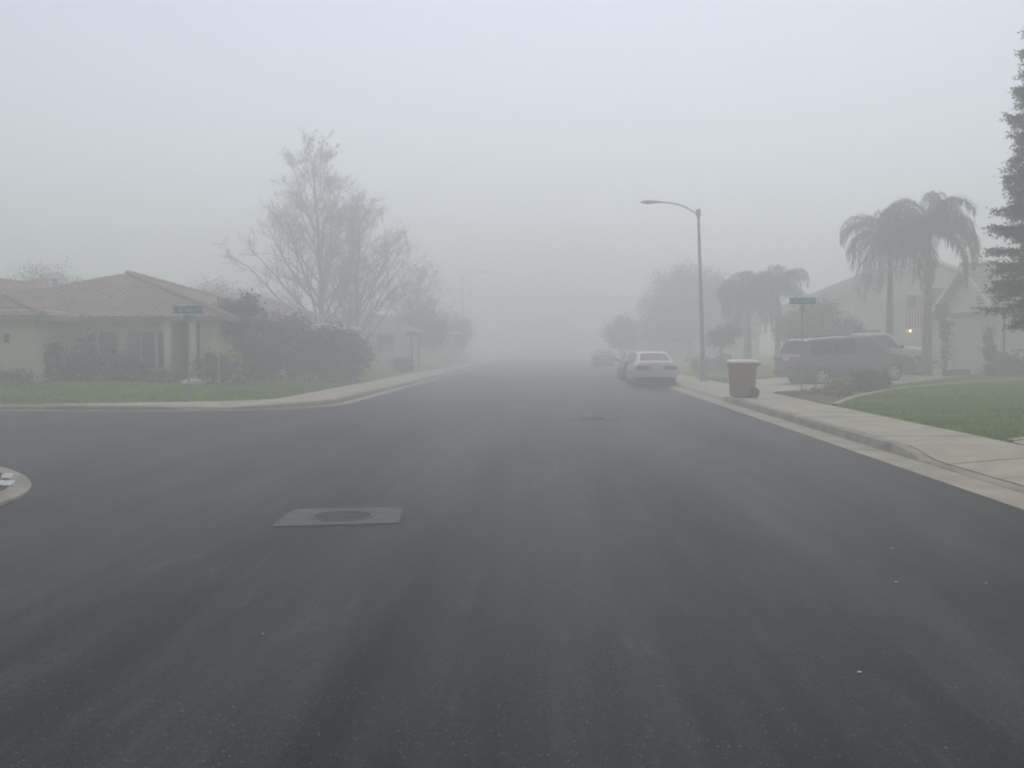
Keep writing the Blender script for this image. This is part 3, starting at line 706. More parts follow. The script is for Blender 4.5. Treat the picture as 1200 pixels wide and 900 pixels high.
for ye in (ye0, ye1):
    b = MB(); n = np.array((0, gm - ye, za - ze)); 
    b.add([(gx0 - .05, ye, ze - .2), (gx0 - .05, gm, za - .2), (gx0 - .05, gm, za + .05), (gx0 - .05, ye, ze + .05), (gx0 - .004, ye, ze - .2), (gx0 - .004, gm, za - .2), (gx0 - .004, gm, za + .05), (gx0 - .004, ye, ze + .05)], [(0, 1, 2, 3), (7, 6, 5, 4), (0, 4, 5, 1), (1, 5, 6, 2), (2, 6, 7, 3), (3, 7, 4, 0)])
    hb(b, 'barge_board', M['white'], gh)
b = MB(); b.tube([(GX + .1, gy0 - .06, .4), (GX + .1, gy0 - .06, 3.0), (GX + .1, ye0 + .05, 3.05)], .05, 8); hb(b, 'downpipe', M['trim'], gh)

# low fence by the garage
fe = empty('fence', (19.3, 43.2, 0), 0, 'low brown railed fence against the garage side wall', 'fence')
MB().box(0, 6, -.05, .05, 1.42, 1.52).build('top_rail', M['rail'], fe); MB().box(0, 6, -.04, .04, .7, .78).build('rail', M['rail'], fe)
p0 = None
for k in range(5):
    if k == 0: p0 = MB().box(-.05, .05, -.06, .06, .3, 1.4).build('post', M['rail'], fe)
    else: c = p0.copy(); COL.objects.link(c); c.parent = fe; c.location.x = k * 1.48
p0 = None
for k in range(38):
    if p0 is None: p0 = MB().box(.06, .17, -.075, -.052, .45, 1.4).build('picket', M['stucco_w'], fe)
    else: c = p0.copy(); COL.objects.link(c); c.parent = fe; c.location.x = k * .155

# ------------------------------------------------------------------ street furniture
def street_light(loc, rz, hgt, arm, label, lean=.034):
    t = empty('street_light', loc, rz, label, 'street light', 'street lights')
    MB().lathe([(.17, 0), (.17, .25), (.12, .32), (.1, .5)], 12).build('base', M['galv'], t, True)
    n = 8; pp = [(-lean * hgt * (k / n), 0, .3 + (hgt - .3) * k / n) for k in range(n + 1)]
    MB().tube(pp, [.10 - .045 * k / n for k in range(n + 1)], 12).build('pole', M['galv'], t, True)
    x0 = -lean * hgt; ap_ = [(x0 + .04, 0, hgt - .25), (x0 - .3, 0, hgt - .02), (x0 - .75, 0, hgt + .2), (x0 - 1.2, 0, hgt + .3), (x0 - arm + .35, 0, hgt + .33)]
    a = MB().tube(smooth_pts(ap_), .032, 8).build('arm', M['galv'], t, True)
    MB().box(x0 - .09, x0 + .09, -.09, .09, hgt - .3, hgt + .02).build('clamp', M['galv'], t)
    hd = MB(); st = [(.36, .05, .04), (.25, .09, .07), (0, .15, .10), (-.25, .17, .10), (-.42, .12, .07), (-.48, .03, .02)]
    rows = [[(x0 - arm + s0, w_ * math.cos(a_), hgt + .33 + h_ * math.sin(a_) * (1 if math.sin(a_) > 0 else .6)) for a_ in np.linspace(0, 2 * math.pi, 13)] for s0, w_, h_ in st]
    lh = hd.grid(rows).build('lamp_head', M['galv'], t, True)
    MB().lathe([(.02, -.09), (.10, -.06), (.13, -.01)], 12, (x0 - arm - .18, 0, hgt + .31)).build('lens', M['clear'], lh, True)
    return t
street_light((6.5, 43.8, .16), 0, 7.25, 1.95, 'grey street light on the pavement beside the parked pale sedan', .036)
street_light((-8.6, 100, .2), math.pi, 8.4, 2.2, 'faint street light far along the left side in thick mist', .0)

def street_sign(loc, rz, h, label, lean=0):
    t = empty('street_sign', loc, rz, label, 'street sign', 'street name signs')
    MB().tube([(0, 0, -.1), (0, 0, h)], .024, 8).build('pole', M['galv'], t)
    MB().box(-.03, .03, -.03, .03, h, h + .04).build('bracket', M['galv'], t)
    bl = MB().box(-.39, .39, -.012, .012, h + .04, h + .23).build('sign_blade', M['signface'], t)
    b2 = MB().box(-.012, .012, -.39, .39, h - .19, h - .01).build('sign_blade', M['signgreen'], t)
    return t
street_sign((7.75, 31.9, .17), -.1, 2.72, 'green street sign on a slim pole near the yellow green shrub', 0)
street_sign((-9.65, 27.0, .16), .05, 2.3, 'green street sign on a slim pole at the cream house corner')
MBp = MB().tube([(0, 0, 0), (0, 0, 1.05)], .018, 8); MBp.lathe([(.04, 1.05), (.045, 1.08), (.01, 1.11)], 8)
o = MBp.build('post', M['stucco_g']); o.location = (-11.0, 33.6, .38); tag(o, 'thin pale post standing before the yellow flowering bush', 'post')

# wheeled rubbish cart
ct = empty('wheeled_bin', (5.56, 29.9, .15), R(6), 'brown wheeled rubbish bin with lid coloured pale for sky sheen on the pavement edge', 'bin')
def ring(w_, d_, z, x=0, r=.07, n=5):
    out = []
    for cx, cy_, a0 in ((w_ / 2 - r, d_ / 2 - r, 0), (-w_ / 2 + r, d_ / 2 - r, 90), (-w_ / 2 + r, -d_ / 2 + r, 180), (w_ / 2 - r, -d_ / 2 + r, 270)):
        out += [(x + cx + r * math.cos(R(a0 + 90 * k / n)), cy_ + r * math.sin(R(a0 + 90 * k / n)), z) for k in range(n + 1)]
    return out + [out[0]]
MB().grid([ring(.54, .52, .03), ring(.62, .58, .06), ring(.64, .60, .32, .0), ring(.67, .64, .80, 0), ring(.68, .65, .86), ring(.72, .69, .87), ring(.74, .71, .97), ring(.72, .69, 1.0)]).add([(p[0], p[1], .03) for p in ring(.54, .52, .03)[:-1]], [tuple(range(24))]).build('body', M['bin'], ct, True)
MB().grid([ring(.76, .73, .985), ring(.78, .75, 1.0, 0), ring(.78, .75, 1.03), ring(.70, .67, 1.07, 0, .1), ring(.5, .45, 1.105, 0, .1)]).add([(p[0], p[1], 1.105) for p in ring(.5, .45, 1.105, 0, .1)[:-1]], [tuple(range(24))]).build('lid', M['binlid'], ct, True)
MB().tube([(.38, -.26, .93), (.46, -.26, .97), (.46, .26, .97), (.38, .26, .93)], .018, 8).build('handle', M['bin'], ct)
for yy in (-.33, .27):
    wl = MB().lathe([(.06, 0), (.135, .0), (.15, .015), (.15, .05), (.135, .065), (.06, .065)], 20, (.27, yy, .145), 'y').build('wheel', M['tyre'], ct, True)
    MB().lathe([(.03, -.006), (.055, -.006), (.055, .071), (.03, .071)], 12, (.27, yy, .145), 'y').build('hub', M['black'], wl)
MB().tube([(.27, -.3, .145), (.27, .3, .145)], .014, 8).build('axle', M['galv'], ct)

# ------------------------------------------------------------------ vehicles
class Body:
    def __init__(s, st, tumble=.06):
        s.st = np.array(st, float); s.x = s.st[:, 0]
    def par(s, x): return [np.interp(x, s.x, s.st[:, k]) for k in range(1, 6)]
    def pts(s, x):
        zb, zs, ws, zt, wt = s.par(x); r = min(.07, (zt - zs) * .35 + .004)
        return [(0, zb), (ws * .80, zb), (ws * .95, zb + .05), (ws * .995, zb + .16), (ws * 1.005, zb + (zs - zb) * .5), (ws * .995, zb + (zs - zb) * .78), (ws * .97, zs),
                (wt + (ws * .97 - wt) * .04, zt - r), (wt - .05, zt - r * .35), (wt - .16, zt - .008), (wt * .45, zt + .008), (0, zt + .012)]
    def S(s, x, v):   # v in 0..11
        p = s.pts(x); k = min(int(v), 10); t = v - k
        return np.array((p[k][0] * (1 - t) + p[k + 1][0] * t, p[k][1] * (1 - t) + p[k + 1][1] * t))
    def patch(s, xf, v0, v1, side, off=.006, nx_=10, nv=5):
        """xf(v_fraction) -> (x0, x1); a piece of skin lying just proud of the body"""
        rows = []
        for i in range(nv + 1):
            f = i / nv; v = v0 + (v1 - v0) * f; x0, x1 = xf(f); row = []
            for j in range(nx_ + 1):
                x = x0 + (x1 - x0) * j / nx_; e = .02
                p = s.S(x, v); dv = s.S(x, min(v + .05, 11)) - s.S(x, max(v - .05, 0)); dxz = (s.S(min(x + e, s.x[-1]), v) - s.S(max(x - e, s.x[0]), v)) / (2 * e)
                tv = np.array((0, dv[0], dv[1])); tx = np.array((1, dxz[0], dxz[1])); n = np.cross(tx, tv); n /= np.linalg.norm(n) + 1e-9
                if n[1] * 1.0 + n[2] < 0: n = -n
                q = np.array((x, p[0], p[1])) + n * off; row.append((q[0], q[1] * side, q[2]))
            rows.append(row)
        return MB().grid(rows)
def wheel(parent, x, y, r, wd, side, spokes=5):
    g = MB().lathe([(r * .62, -wd / 2), (r * .93, -wd / 2), (r, -wd * .36), (r, wd * .36), (r * .93, wd / 2), (r * .62, wd / 2), (r * .6, wd * .2), (r * .6, -wd * .2), (r * .62, -wd / 2)], 28, (x, y, r), 'y', False).build('tyre', M['tyre'], None, True)
    wroot = empty('wheel'); wroot.parent = parent; g.parent = wroot
    b = MB(); o = side * wd / 2
    b.lathe([(r * .64, 0), (r * .64, .012), (r * .56, .02), (r * .54, 0)], 28, (x, y + o * .92 - (.0 if side > 0 else .02), r), 'y', False)
    for k in range(spokes):
        a = 2 * math.pi * k / spokes + .3; ca, sa = math.cos(a), math.sin(a); hw_ = r * .085; L0, L1 = r * .08, r * .6; yy = y + o * .9
        P = [(L0, -hw_ * 1.3), (L1, -hw_), (L1, hw_), (L0, hw_ * 1.3)]
        b.add([(x + u * ca - w_ * sa, yy + side * .012, r + u * sa + w_ * ca) for u, w_ in P] + [(x + u * ca - w_ * sa, yy - side * .02, r + u * sa + w_ * ca) for u, w_ in P], [(0, 1, 2, 3), (7, 6, 5, 4), (0, 4, 5, 1), (1, 5, 6, 2), (2, 6, 7, 3), (3, 7, 4, 0)])
    b.lathe([(r * .16, 0), (r * .16, .02), (r * .05, .03)], 12, (x, y + o * .9, r), 'y')
    b.build('rim', M['rim'], wroot, True)
    MB().lathe([(r * .6, -.01), (r * .6, .01)], 24, (x, y + o * .45, r), 'y').build('brake_disc', M['black'], wroot)
    return wroot
def vehicle(name, label, cat, st, paint, wheels, r, wins, front_ws, rear_ws, loc, rz, zero, pitch=0, group=None, extra=None):
    B = Body(st); t = empty(name, loc, rz, label, cat, group); t.rotation_euler = (0, -pitch, rz)
    L = B.x[-1]; hwid = max(B.st[:, 3])
    xs = sorted(set(list(np.linspace(0, L, int(L / .05) + 1)) + list(B.x)))
    vv = [0, .5, 1, 1.5, 2, 2.5, 3, 3.5, 4, 4.33, 4.66, 5, 5.5, 6, 6.25, 6.5, 6.75, 7, 7.5, 8, 8.5, 9, 9.5, 10, 10.5, 11]
    # refine v on the flank for clean wheel openings
    vv = sorted(set(vv + [2.25, 2.75, 3.2, 3.4, 3.6, 3.8, 4.15, 4.5, 4.8]))
    V, F = [], []
    for x in xs:
        left = [B.S(x, v) for v in vv]
        V += [(x - zero, p[0], p[1]) for p in left] + [(x - zero, -p[0], p[1]) for p in left[1:-1]]
    n = len(vv); m = 2 * n - 2
    def idx(i, k, sd): return i * m + (k if sd == 0 or k in (0, n - 1) else n + k - 1)
    for i in range(len(xs) - 1):
        for k in range(n - 1):
            for sd in (0, 1):
                f = (idx(i, k, sd), idx(i + 1, k, sd), idx(i + 1, k + 1, sd), idx(i, k + 1, sd))
                cx = sum(V[a][0] for a in f) / 4; cyy = sum(abs(V[a][1]) for a in f) / 4; cz_ = sum(V[a][2] for a in f) / 4
                if cyy > hwid * .72 and any((cx - (wx - zero)) ** 2 + (cz_ - r) ** 2 < (r * 1.16) ** 2 for wx in wheels): continue
                F.append(f if sd else f[::-1])
    for i, rev in ((0, True), (len(xs) - 1, False)):
        cap = [idx(i, k, 0) for k in range(n)] + [idx(i, k, 1) for k in range(n - 2, 0, -1)]; F.append(tuple(cap[::-1] if rev else cap))
    b = MB(); b.v = V; b.f = F; body = b.build('body', paint, t, True)
    def mv(mb): mb.v = [(x - zero, y, z) for x, y, z in mb.v]; return mb
    for wx in wheels:
        mv(MB().lathe([(r * 1.14, -hwid * .86), (r * 1.14, hwid * .86)], 24, (wx, 0, r * 1.02), 'y')).build('wheel_well', M['black'], body)
        for sd in (1, -1):
            pts = []
            for a in np.linspace(R(-8), R(188), 20):
                xx, zz = wx + r * 1.17 * math.cos(a), r + r * 1.17 * math.sin(a)
                zb, zs, ws, zt, wt = B.par(xx); f_ = np.interp(zz, [p[1] for p in B.pts(xx)[1:7]], [p[0] for p in B.pts(xx)[1:7]]); pts.append((xx, sd * f_, zz))
            mv(MB().tube(pts, .022, 6)).build('wheel_arch', paint, body, True)
            wheel(t, wx - zero, sd * (hwid - .115), r, .21, sd)
    for (xa0, xb0, xa1, xb1, gm_) in wins:      # bottom x0,x1 ; top x0,x1
        for sd in (1, -1): mv(B.patch(lambda f, a=xa0, c=xb0, d=xa1, e=xb1: (a + (d - a) * f, c + (e - c) * f), 6.10, 6.93, sd, .006)).build('side_window', M[gm_], t, True, False)
    def screen(x0, x1, nm, gm_):
        b = MB()
        rows = []
        for i in range(9):
            x = x0 + (x1 - x0) * i / 8; row = []
            for j in range(13):
                u = -1 + j / 6; v = 11 - abs(u) * 2.55; p = B.S(x, v); e = .02; dz = (B.S(x + e, 11)[1] - B.S(x - e, 11)[1]) / (2 * e); nn = np.array((-dz, 0, 1)); nn /= np.linalg.norm(nn)
                row.append((x + nn[0] * .008, math.copysign(p[0], u) if u else 0, p[1] + nn[2] * .008))
            rows.append(row)
        return mv(b.grid(rows)).build(nm, M[gm_], t, True, False)
    screen(*front_ws, 'windscreen', 'carglass'); screen(*rear_ws, 'rear_window', 'carglass')
    def bxp(nm, m, x0, x1, y0, y1, z0, z1, parent=None, rr=.02):
        b = MB(); c = [(y0 + rr, z0), (y1 - rr, z0), (y1, z0 + rr), (y1, z1 - rr), (y1 - rr, z1), (y0 + rr, z1), (y0, z1 - rr), (y0, z0 + rr)]
        k = len(c); b.add([(x0 - zero, a, d) for a, d in c] + [(x1 - zero, a, d) for a, d in c], [tuple(range(k)), tuple(range(k, 2 * k))[::-1]] + [(q, (q + 1) % k, k + (q + 1) % k, k + q) for q in range(k)])
        return b.build(nm, m, parent or t)
    def mirror_side(nm, paint_, x, z):
        for sd in (1, -1):
            b = MB(); y0 = sd * hwid * .93
            b.lathe([(.03, -.1), (.07, -.07), (.08, 0), (.07, .06), (.03, .09)], 10, (x - zero, y0 + sd * .14, z), 'y'); b.tube([(x - zero, y0, z - .05), (x - zero, y0 + sd * .1, z - .02)], .025, 6); b.build('door_mirror', paint_, t, True)
    if extra: extra(t, B, bxp, mirror_side, mv, paint)
    return t

VAN = [(0, .42, .90, .84, .98, .74), (.05, .34, 1.0, .93, 1.10, .80), (.12, .31, 1.05, .955, 1.16, .80), (.40, .30, 1.06, .965, 1.67, .74), (.58, .30, 1.06, .97, 1.73, .73), (2.3, .27, 1.04, .97, 1.77, .74), (3.0, .27, 1.02, .965, 1.74, .73), (3.25, .27, 1.01, .96, 1.70, .72), (4.12, .27, .99, .95, 1.11, .80), (4.5, .29, .94, .935, 1.03, .79), (4.82, .31, .84, .89, .90, .74), (4.98, .35, .72, .82, .78, .68), (5.05, .40, .62, .72, .66, .6)]
def van_x(t, B, bxp, mir, mv, paint):
    for sd in (1, -1):
        y0, y1 = sorted((sd * .30, sd * .90)); tl = bxp('tail_light', M['red'], -.012, .10, y0, y1, .96, 1.09)
        bxp('headlight', M['clear'], 4.86, 5.0, *sorted((sd * .38, sd * .80)), .66, .80)
        mv(B.patch(lambda f: (.5, 4.1), 4.0, 4.12, sd, .012, 30, 1)).build('side_moulding', M['black'], t)
        for xh in (2.15, 3.05): mv(B.patch(lambda f, x=xh: (x, x + .2), 5.25, 5.4, sd, .02, 3, 1)).build('door_handle', M['p_van'], t)
        for xg in (1.42, 2.42, 3.42): mv(B.patch(lambda f, x=xg: (x, x + .012), 2.3, 6.05, sd, .0025, 1, 14)).build('door_gap', M['black'], t)
        mv(MB().tube([(.75, sd * .62, 1.775), (1.6, sd * .64, 1.80), (2.9, sd * .63, 1.78)], .018, 6)).build('roof_rail', M['black'], t)
    bxp('number_plate', M['plate'], -.02, .02, -.17, .17, .96, 1.08)
    bxp('rear_bumper', M['p_van'], -.06, .16, -.90, .90, .40, .60, None, .06); bxp('front_bumper', M['p_van'], 4.9, 5.1, -.78, .78, .36, .56, None, .06)
    bxp('tow_hitch', M['galv'], -.05, .1, .35, .75, .62, .68)
    mir('', M['p_van'], 3.55, 1.07)
van = vehicle('minivan', 'dark grey minivan with red tail lights parked on the driveway', 'van', VAN, M['p_van'], [.92, 3.92], .335, [(.42, 1.38, .62, 1.40, 'carglass'), (1.46, 2.40, 1.46, 2.42, 'carglass'), (2.48, 3.62, 2.48, 3.1, 'carglass_t')], (3.28, 4.08), (.14, .385), (0, 0, 0), 0, 0, extra=van_x)
hd = R(17.5); c_, s_ = math.cos(hd), math.sin(hd); rw = np.array((9.86, 37.73)); nl = np.array((-s_, c_)); org = rw + nl * .80 - np.array((c_, s_)) * .92
van.location = (org[0], org[1], .155); van.rotation_euler = (0, -R(2.6), hd)

SED = [(0, .46, .70, .74, .84, .66), (.05, .36, .80, .83, .95, .72), (.11, .29, .86, .86, 1.0, .74), (.70, .24, .91, .885, 1.035, .74), (1.42, .21, .91, .885, 1.35, .62), (1.7, .20, .91, .885, 1.41, .61), (2.45, .20, .90, .885, 1.43, .62), (2.82, .20, .89, .88, 1.38, .61), (3.6, .20, .88, .875, .97, .72), (4.25, .22, .80, .86, .88, .71), (4.6, .27, .70, .80, .76, .66), (4.75, .36, .60, .70, .64, .58)]
def sed_x(t, B, bxp, mir, mv, paint):
    for sd in (1, -1):
        bxp('tail_light', M['red'], -.01, .12, *sorted((sd * .30, sd * .80)), .70, .84)
        bxp('headlight', M['clear'], 4.55, 4.68, *sorted((sd * .36, sd * .74)), .58, .70)
        mv(B.patch(lambda f: (.55, 3.9), 4.0, 4.12, sd, .012, 30, 1)).build('side_moulding', M['black'], t)
        for xh in (1.75, 2.65): mv(B.patch(lambda f, x=xh: (x, x + .18), 5.25, 5.4, sd, .02, 3, 1)).build('door_handle', paint, t)
        for xg in (1.35, 2.22, 3.3): mv(B.patch(lambda f, x=xg: (x, x + .012), 2.3, 6.05, sd, .0025, 1, 14)).build('door_gap', M['black'], t)
    bxp('number_plate', M['plate'], -.02, .02, -.2, .2, .68, .82)
    bxp('rear_bumper', paint, -.07, .16, -.84, .84, .40, .60, None, .06); bxp('front_bumper', paint, 4.55, 4.80, -.76, .76, .34, .52, None, .06)
    bxp('bumper_skirt', M['black'], -.02, .1, -.76, .76, .27, .38)
    mir('', paint, 3.15, .97)
sed = vehicle('sedan', 'pale champagne sedan parked beside the street light', 'car', SED, M['p_sed'], [1.0, 3.7], .31, [(1.0, 2.2, 1.48, 2.2, 'carglass'), (2.27, 3.35, 2.27, 2.85, 'carglass')], (2.85, 3.56), (.76, 1.40), (4.3, 41.6, 0), R(90.5), 0, group='cars parked along the kerb', extra=sed_x)
def repaint(root, old, new):
    for o in root.children:
        for ob in [o] + list(o.children):
            if ob.type == 'MESH' and ob.data.materials and ob.data.materials[0] == old:
                ob.data = ob.data.copy(); ob.data.materials[0] = new
for (x, y, pm, lab) in ((4.35, 48.6, 'p_olive', 'dark olive sedan parked ahead of the pale champagne sedan'), (4.35, 82.5, 'p_maroon', 'faint dull red sedan far down the kerb in the mist')):
    c = copy_tree(sed); c.location = (x, y, 0); c['label'] = lab; repaint(c, M['p_sed'], M[pm])

TRK = [(0, .58, .96, .90, 1.04, .84), (.07, .52, 1.06, .955, 1.13, .89), (2.02, .50, 1.09, .965, 1.16, .90), (2.10, .48, 1.12, .965, 1.72, .74), (2.25, .47, 1.12, .965, 1.80, .73), (3.2, .46, 1.12, .965, 1.82, .73), (3.42, .46, 1.12, .965, 1.77, .72), (4.12, .46, 1.11, .96, 1.23, .82), (4.9, .48, 1.04, .95, 1.17, .80), (5.3, .5, .98, .93, 1.06, .78), (5.42, .55, .90, .88, .96, .74)]
def trk_x(t, B, bxp, mir, mv, paint):
    for sd in (1, -1):
        bxp('headlight', M['clear'], 5.2, 5.44, *sorted((sd * .58, sd * .88)), .80, .98); bxp('tail_light', M['red'], -.015, .1, *sorted((sd * .78, sd * .92)), .7, 1.02)
        for xg in (2.14, 3.5): mv(B.patch(lambda f, x=xg: (x, x + .014), 2.3, 6.05, sd, .0025, 1, 14)).build('door_gap', M['black'], t)
        mv(B.patch(lambda f: (2.25, 2.42), 5.25, 5.4, sd, .02, 3, 1)).build('door_handle', M['black'], t)
    bxp('front_bumper', M['rim'], 5.34, 5.52, -.92, .92, .46, .66, None, .05); bxp('rear_bumper', M['rim'], -.14, .02, -.9, .9, .5, .66, None, .05); bxp('grille', M['black'], 5.36, 5.45, -.52, .52, .74, .96); bxp('number_plate', M['plate'], -.02, .02, -.17, .17, .72, .86)
    mir('', M['black'], 3.72, 1.22)
trk = vehicle('pickup_truck', 'white pickup truck nosed towards the garage beyond the minivan', 'truck', TRK, M['p_truck'], [1.05, 4.45], .385, [(2.2, 2.34, 2.28, 2.42, 'carglass'), (2.48, 3.72, 2.48, 3.30, 'carglass_t')], (3.44, 4.10), (2.03, 2.095), (0, 0, 0), 0, 0, extra=trk_x)
hd = R(10); c_, s_ = math.cos(hd), math.sin(hd); fwp = np.array((15.35, 43.6)); org = fwp + np.array((-s_, c_)) * .82 - np.array((c_, s_)) * 4.45
trk.location = (org[0], org[1], .31); trk.rotation_euler = (0, -R(1.6), hd)

# ------------------------------------------------------------------ plants
def leaves(name, g, blobs, n, size, m, parent, clump=.22, per=26, droop=0.0, aspect=.5, shell=.45):
    vol = np.array([b_[3] * b_[4] * b_[5] for b_ in blobs]) ** .8; vol /= vol.sum(); pos = []
    for b_, f in zip(blobs, vol):
        k = max(per, int(n * f)); nc = max(3, k // per)
        d = g.normal(size=(nc, 3)); d /= np.linalg.norm(d, axis=1)[:, None]; r = shell + (1 - shell) * g.uniform(0, 1, nc) ** .6; r = r * g.uniform(.82, 1.12, nc)
        C = np.array(b_[:3]) + d * r[:, None] * np.array(b_[3:6]); cr = clump * g.uniform(.6, 1.4, nc)
        id_ = g.integers(0, nc, k); pos.append(C[id_] + g.normal(size=(k, 3)) * cr[id_][:, None] * .55)
    P = np.concatenate(pos); k = len(P)
    u = g.normal(size=(k, 3)); u[:, 2] -= droop; u /= np.linalg.norm(u, axis=1)[:, None]
    v = np.cross(u, g.normal(size=(k, 3))); v /= np.linalg.norm(v, axis=1)[:, None] + 1e-9
    s = size * g.uniform(.6, 1.3, k)[:, None]
    V = np.stack([P - u * s, P + v * s * aspect, P + u * s, P - v * s * aspect], 1)
    V[:, :, 2] = np.maximum(V[:, :, 2], .01)
    return np_mesh(name, V, np.arange(4 * k).reshape(-1, 4), m, parent)
def shrub(loc, blobs, n, size, m, label, name='shrub', cat='shrub', seed=0, group=None, clump=.2, stems=4, extra=None, droop=0, aspect=.5, per=26, shell=.45):
    z = H(loc[0], loc[1]); t = empty(name, (loc[0], loc[1], z), 0, label, cat, group); g = np.random.default_rng(seed + 100)
    leaves('foliage', g, blobs, n, size, m, t, clump, per=per, droop=droop, aspect=aspect, shell=shell)
    b = MB()
    for k in range(stems):
        c = blobs[k % len(blobs)]; a = g.uniform(-1, 1, 2) * .3; b.tube([(a[0] * .15 * c[3], a[1] * .15 * c[4], -.03), (c[0] * .6, c[1] * .6, c[2] * .5), (c[0] + a[0] * c[3], c[1] + a[1] * c[4], c[2] + .2 * c[5])], [.035, .028, .012], 6)
    b.build('stem', M['bark'], t, fix=False)
    if extra: tag(leaves('flowers', g, *extra[:4], t, .12, per=12), kind='stuff')
    return t
def tree(loc, th, tr, blobs, n, size, m, label, name='tree', seed=0, group=None, clump=.4, cat='tree', bark='bark', per=30, shell=.45, droop=0):
    z = H(loc[0], loc[1]); t = empty(name, (loc[0], loc[1], z), 0, label, cat, group); g = np.random.default_rng(seed + 300)
    leaves('crown', g, blobs, n, size, m, t, clump, per=per, shell=shell, droop=droop)
    b = MB(); b.tube([(0, 0, -.05), (.03, 0, th * .4), (-.02, .04, th)], [tr * 1.3, tr, tr * .8], 10)
    for c in blobs[:9]:
        b.tube([(0, 0, th * .8), ((c[0]) * .4, c[1] * .4, th + (c[2] - th) * .45), (c[0], c[1], c[2])], [tr * .6, tr * .4, tr * .12], 6)
    b.build('trunk', M[bark], t, True, False); return t

def bare_tree(loc, hgt, spread, seed, label, lean=(0, 0), dens=1.0, name='bare_tree', group='bare winter trees'):
    z = H(loc[0], loc[1]); t = empty(name, (loc[0], loc[1], z), 0, label, 'tree', group); g = random.Random(seed)
    tr, br, tw = MB(), MB(), MB()
    def curve(p, d, L, n, wob, upt):
        pts = [p]; d = np.array(d, float); d /= np.linalg.norm(d)
        for k in range(n):
            d = d + np.array((g.gauss(0, wob), g.gauss(0, wob), g.gauss(0, wob) + upt)); d /= np.linalg.norm(d); pts.append(pts[-1] + d * L / n)
        return pts
    n = 9; lead = [np.array((0, 0, -.05))]
    for k in range(1, n + 1): lead.append(np.array((lean[0] * k / n + g.gauss(0, .05), lean[1] * k / n + g.gauss(0, .05), hgt * k / n)))
    r0 = hgt * .017
    tr.tube(lead, [r0 * (1 - k / n) ** .8 + .008 for k in range(n + 1)], 9); tr.build('trunk', M['bark'], t, True, False)
    def at(pts, f):
        x = f * (len(pts) - 1); k = min(int(x), len(pts) - 2); return pts[k] + (pts[k + 1] - pts[k]) * (x - k), pts[k + 1] - pts[k]
    def sub(pts, r, L, lev):
        cnt = {1: 11, 2: 9, 3: 6}[lev]; cnt = int(cnt * dens)
        for k in range(cnt):
            f = g.uniform(.18, 1) if lev < 3 else g.uniform(.1, 1); p, d = at(pts, f); d = d / np.linalg.norm(d)
            s = np.array((g.gauss(0, 1), g.gauss(0, 1), g.gauss(.25, .7))); s -= d * np.dot(s, d); s /= np.linalg.norm(s) + 1e-9
            dd = d * g.uniform(.6, 1.0) + s * g.uniform(.5, 1.0); l = L * g.uniform(.28, .5) * (1.15 - f * .5); rr = r * (1 - f * .6) * .5
            q = curve(p, dd, l, 3, .16, .06)
            (br if lev == 1 else tw).tube(q, [max(rr, .006), max(rr * .75, .005), max(rr * .5, .0045), .0035], 5 if lev == 1 else 3, False)
            if lev < 3: sub(q, rr, l, lev + 1)
    m = 30
    for k in range(m):
        f = .11 + .8 * (k / m) ** 1.05; p, _ = at(lead, f); a = k * 2.4 + g.uniform(-.4, .4)
        elev = R(38 + 28 * f + g.uniform(-10, 10)); L = spread * (1.22 - .85 * f) * g.uniform(.8, 1.15)
        d = np.array((math.cos(a) * math.cos(elev), math.sin(a) * math.cos(elev), math.sin(elev)))
        q = curve(p, d, L, 6, .09, .06); r = r0 * .48 * (1.1 - f)
        br.tube(q, [r * (1 - .82 * j / 6) + .004 for j in range(7)], 6, False); sub(q, r, L, 1)
    br.build('branches', M['bark'], t, False, False); tw.build('twigs', M['bark'], t, False, False)
    return t
bare_tree((-13.75, 62), 11.9, 6.6, 3, 'tall bare winter tree with wide spreading limbs beside the dark hedge', (-.6, 0), 1.12)
bare_tree((-12.2, 64), 9.8, 5.0, 11, 'shorter bare tree behind the tall one at the pavement', (.2, 0), .9)
bare_tree((-10.4, 80), 7.2, 4.4, 21, 'thin bare tree in thick mist beyond the low pale house', (.1, 0), .8)

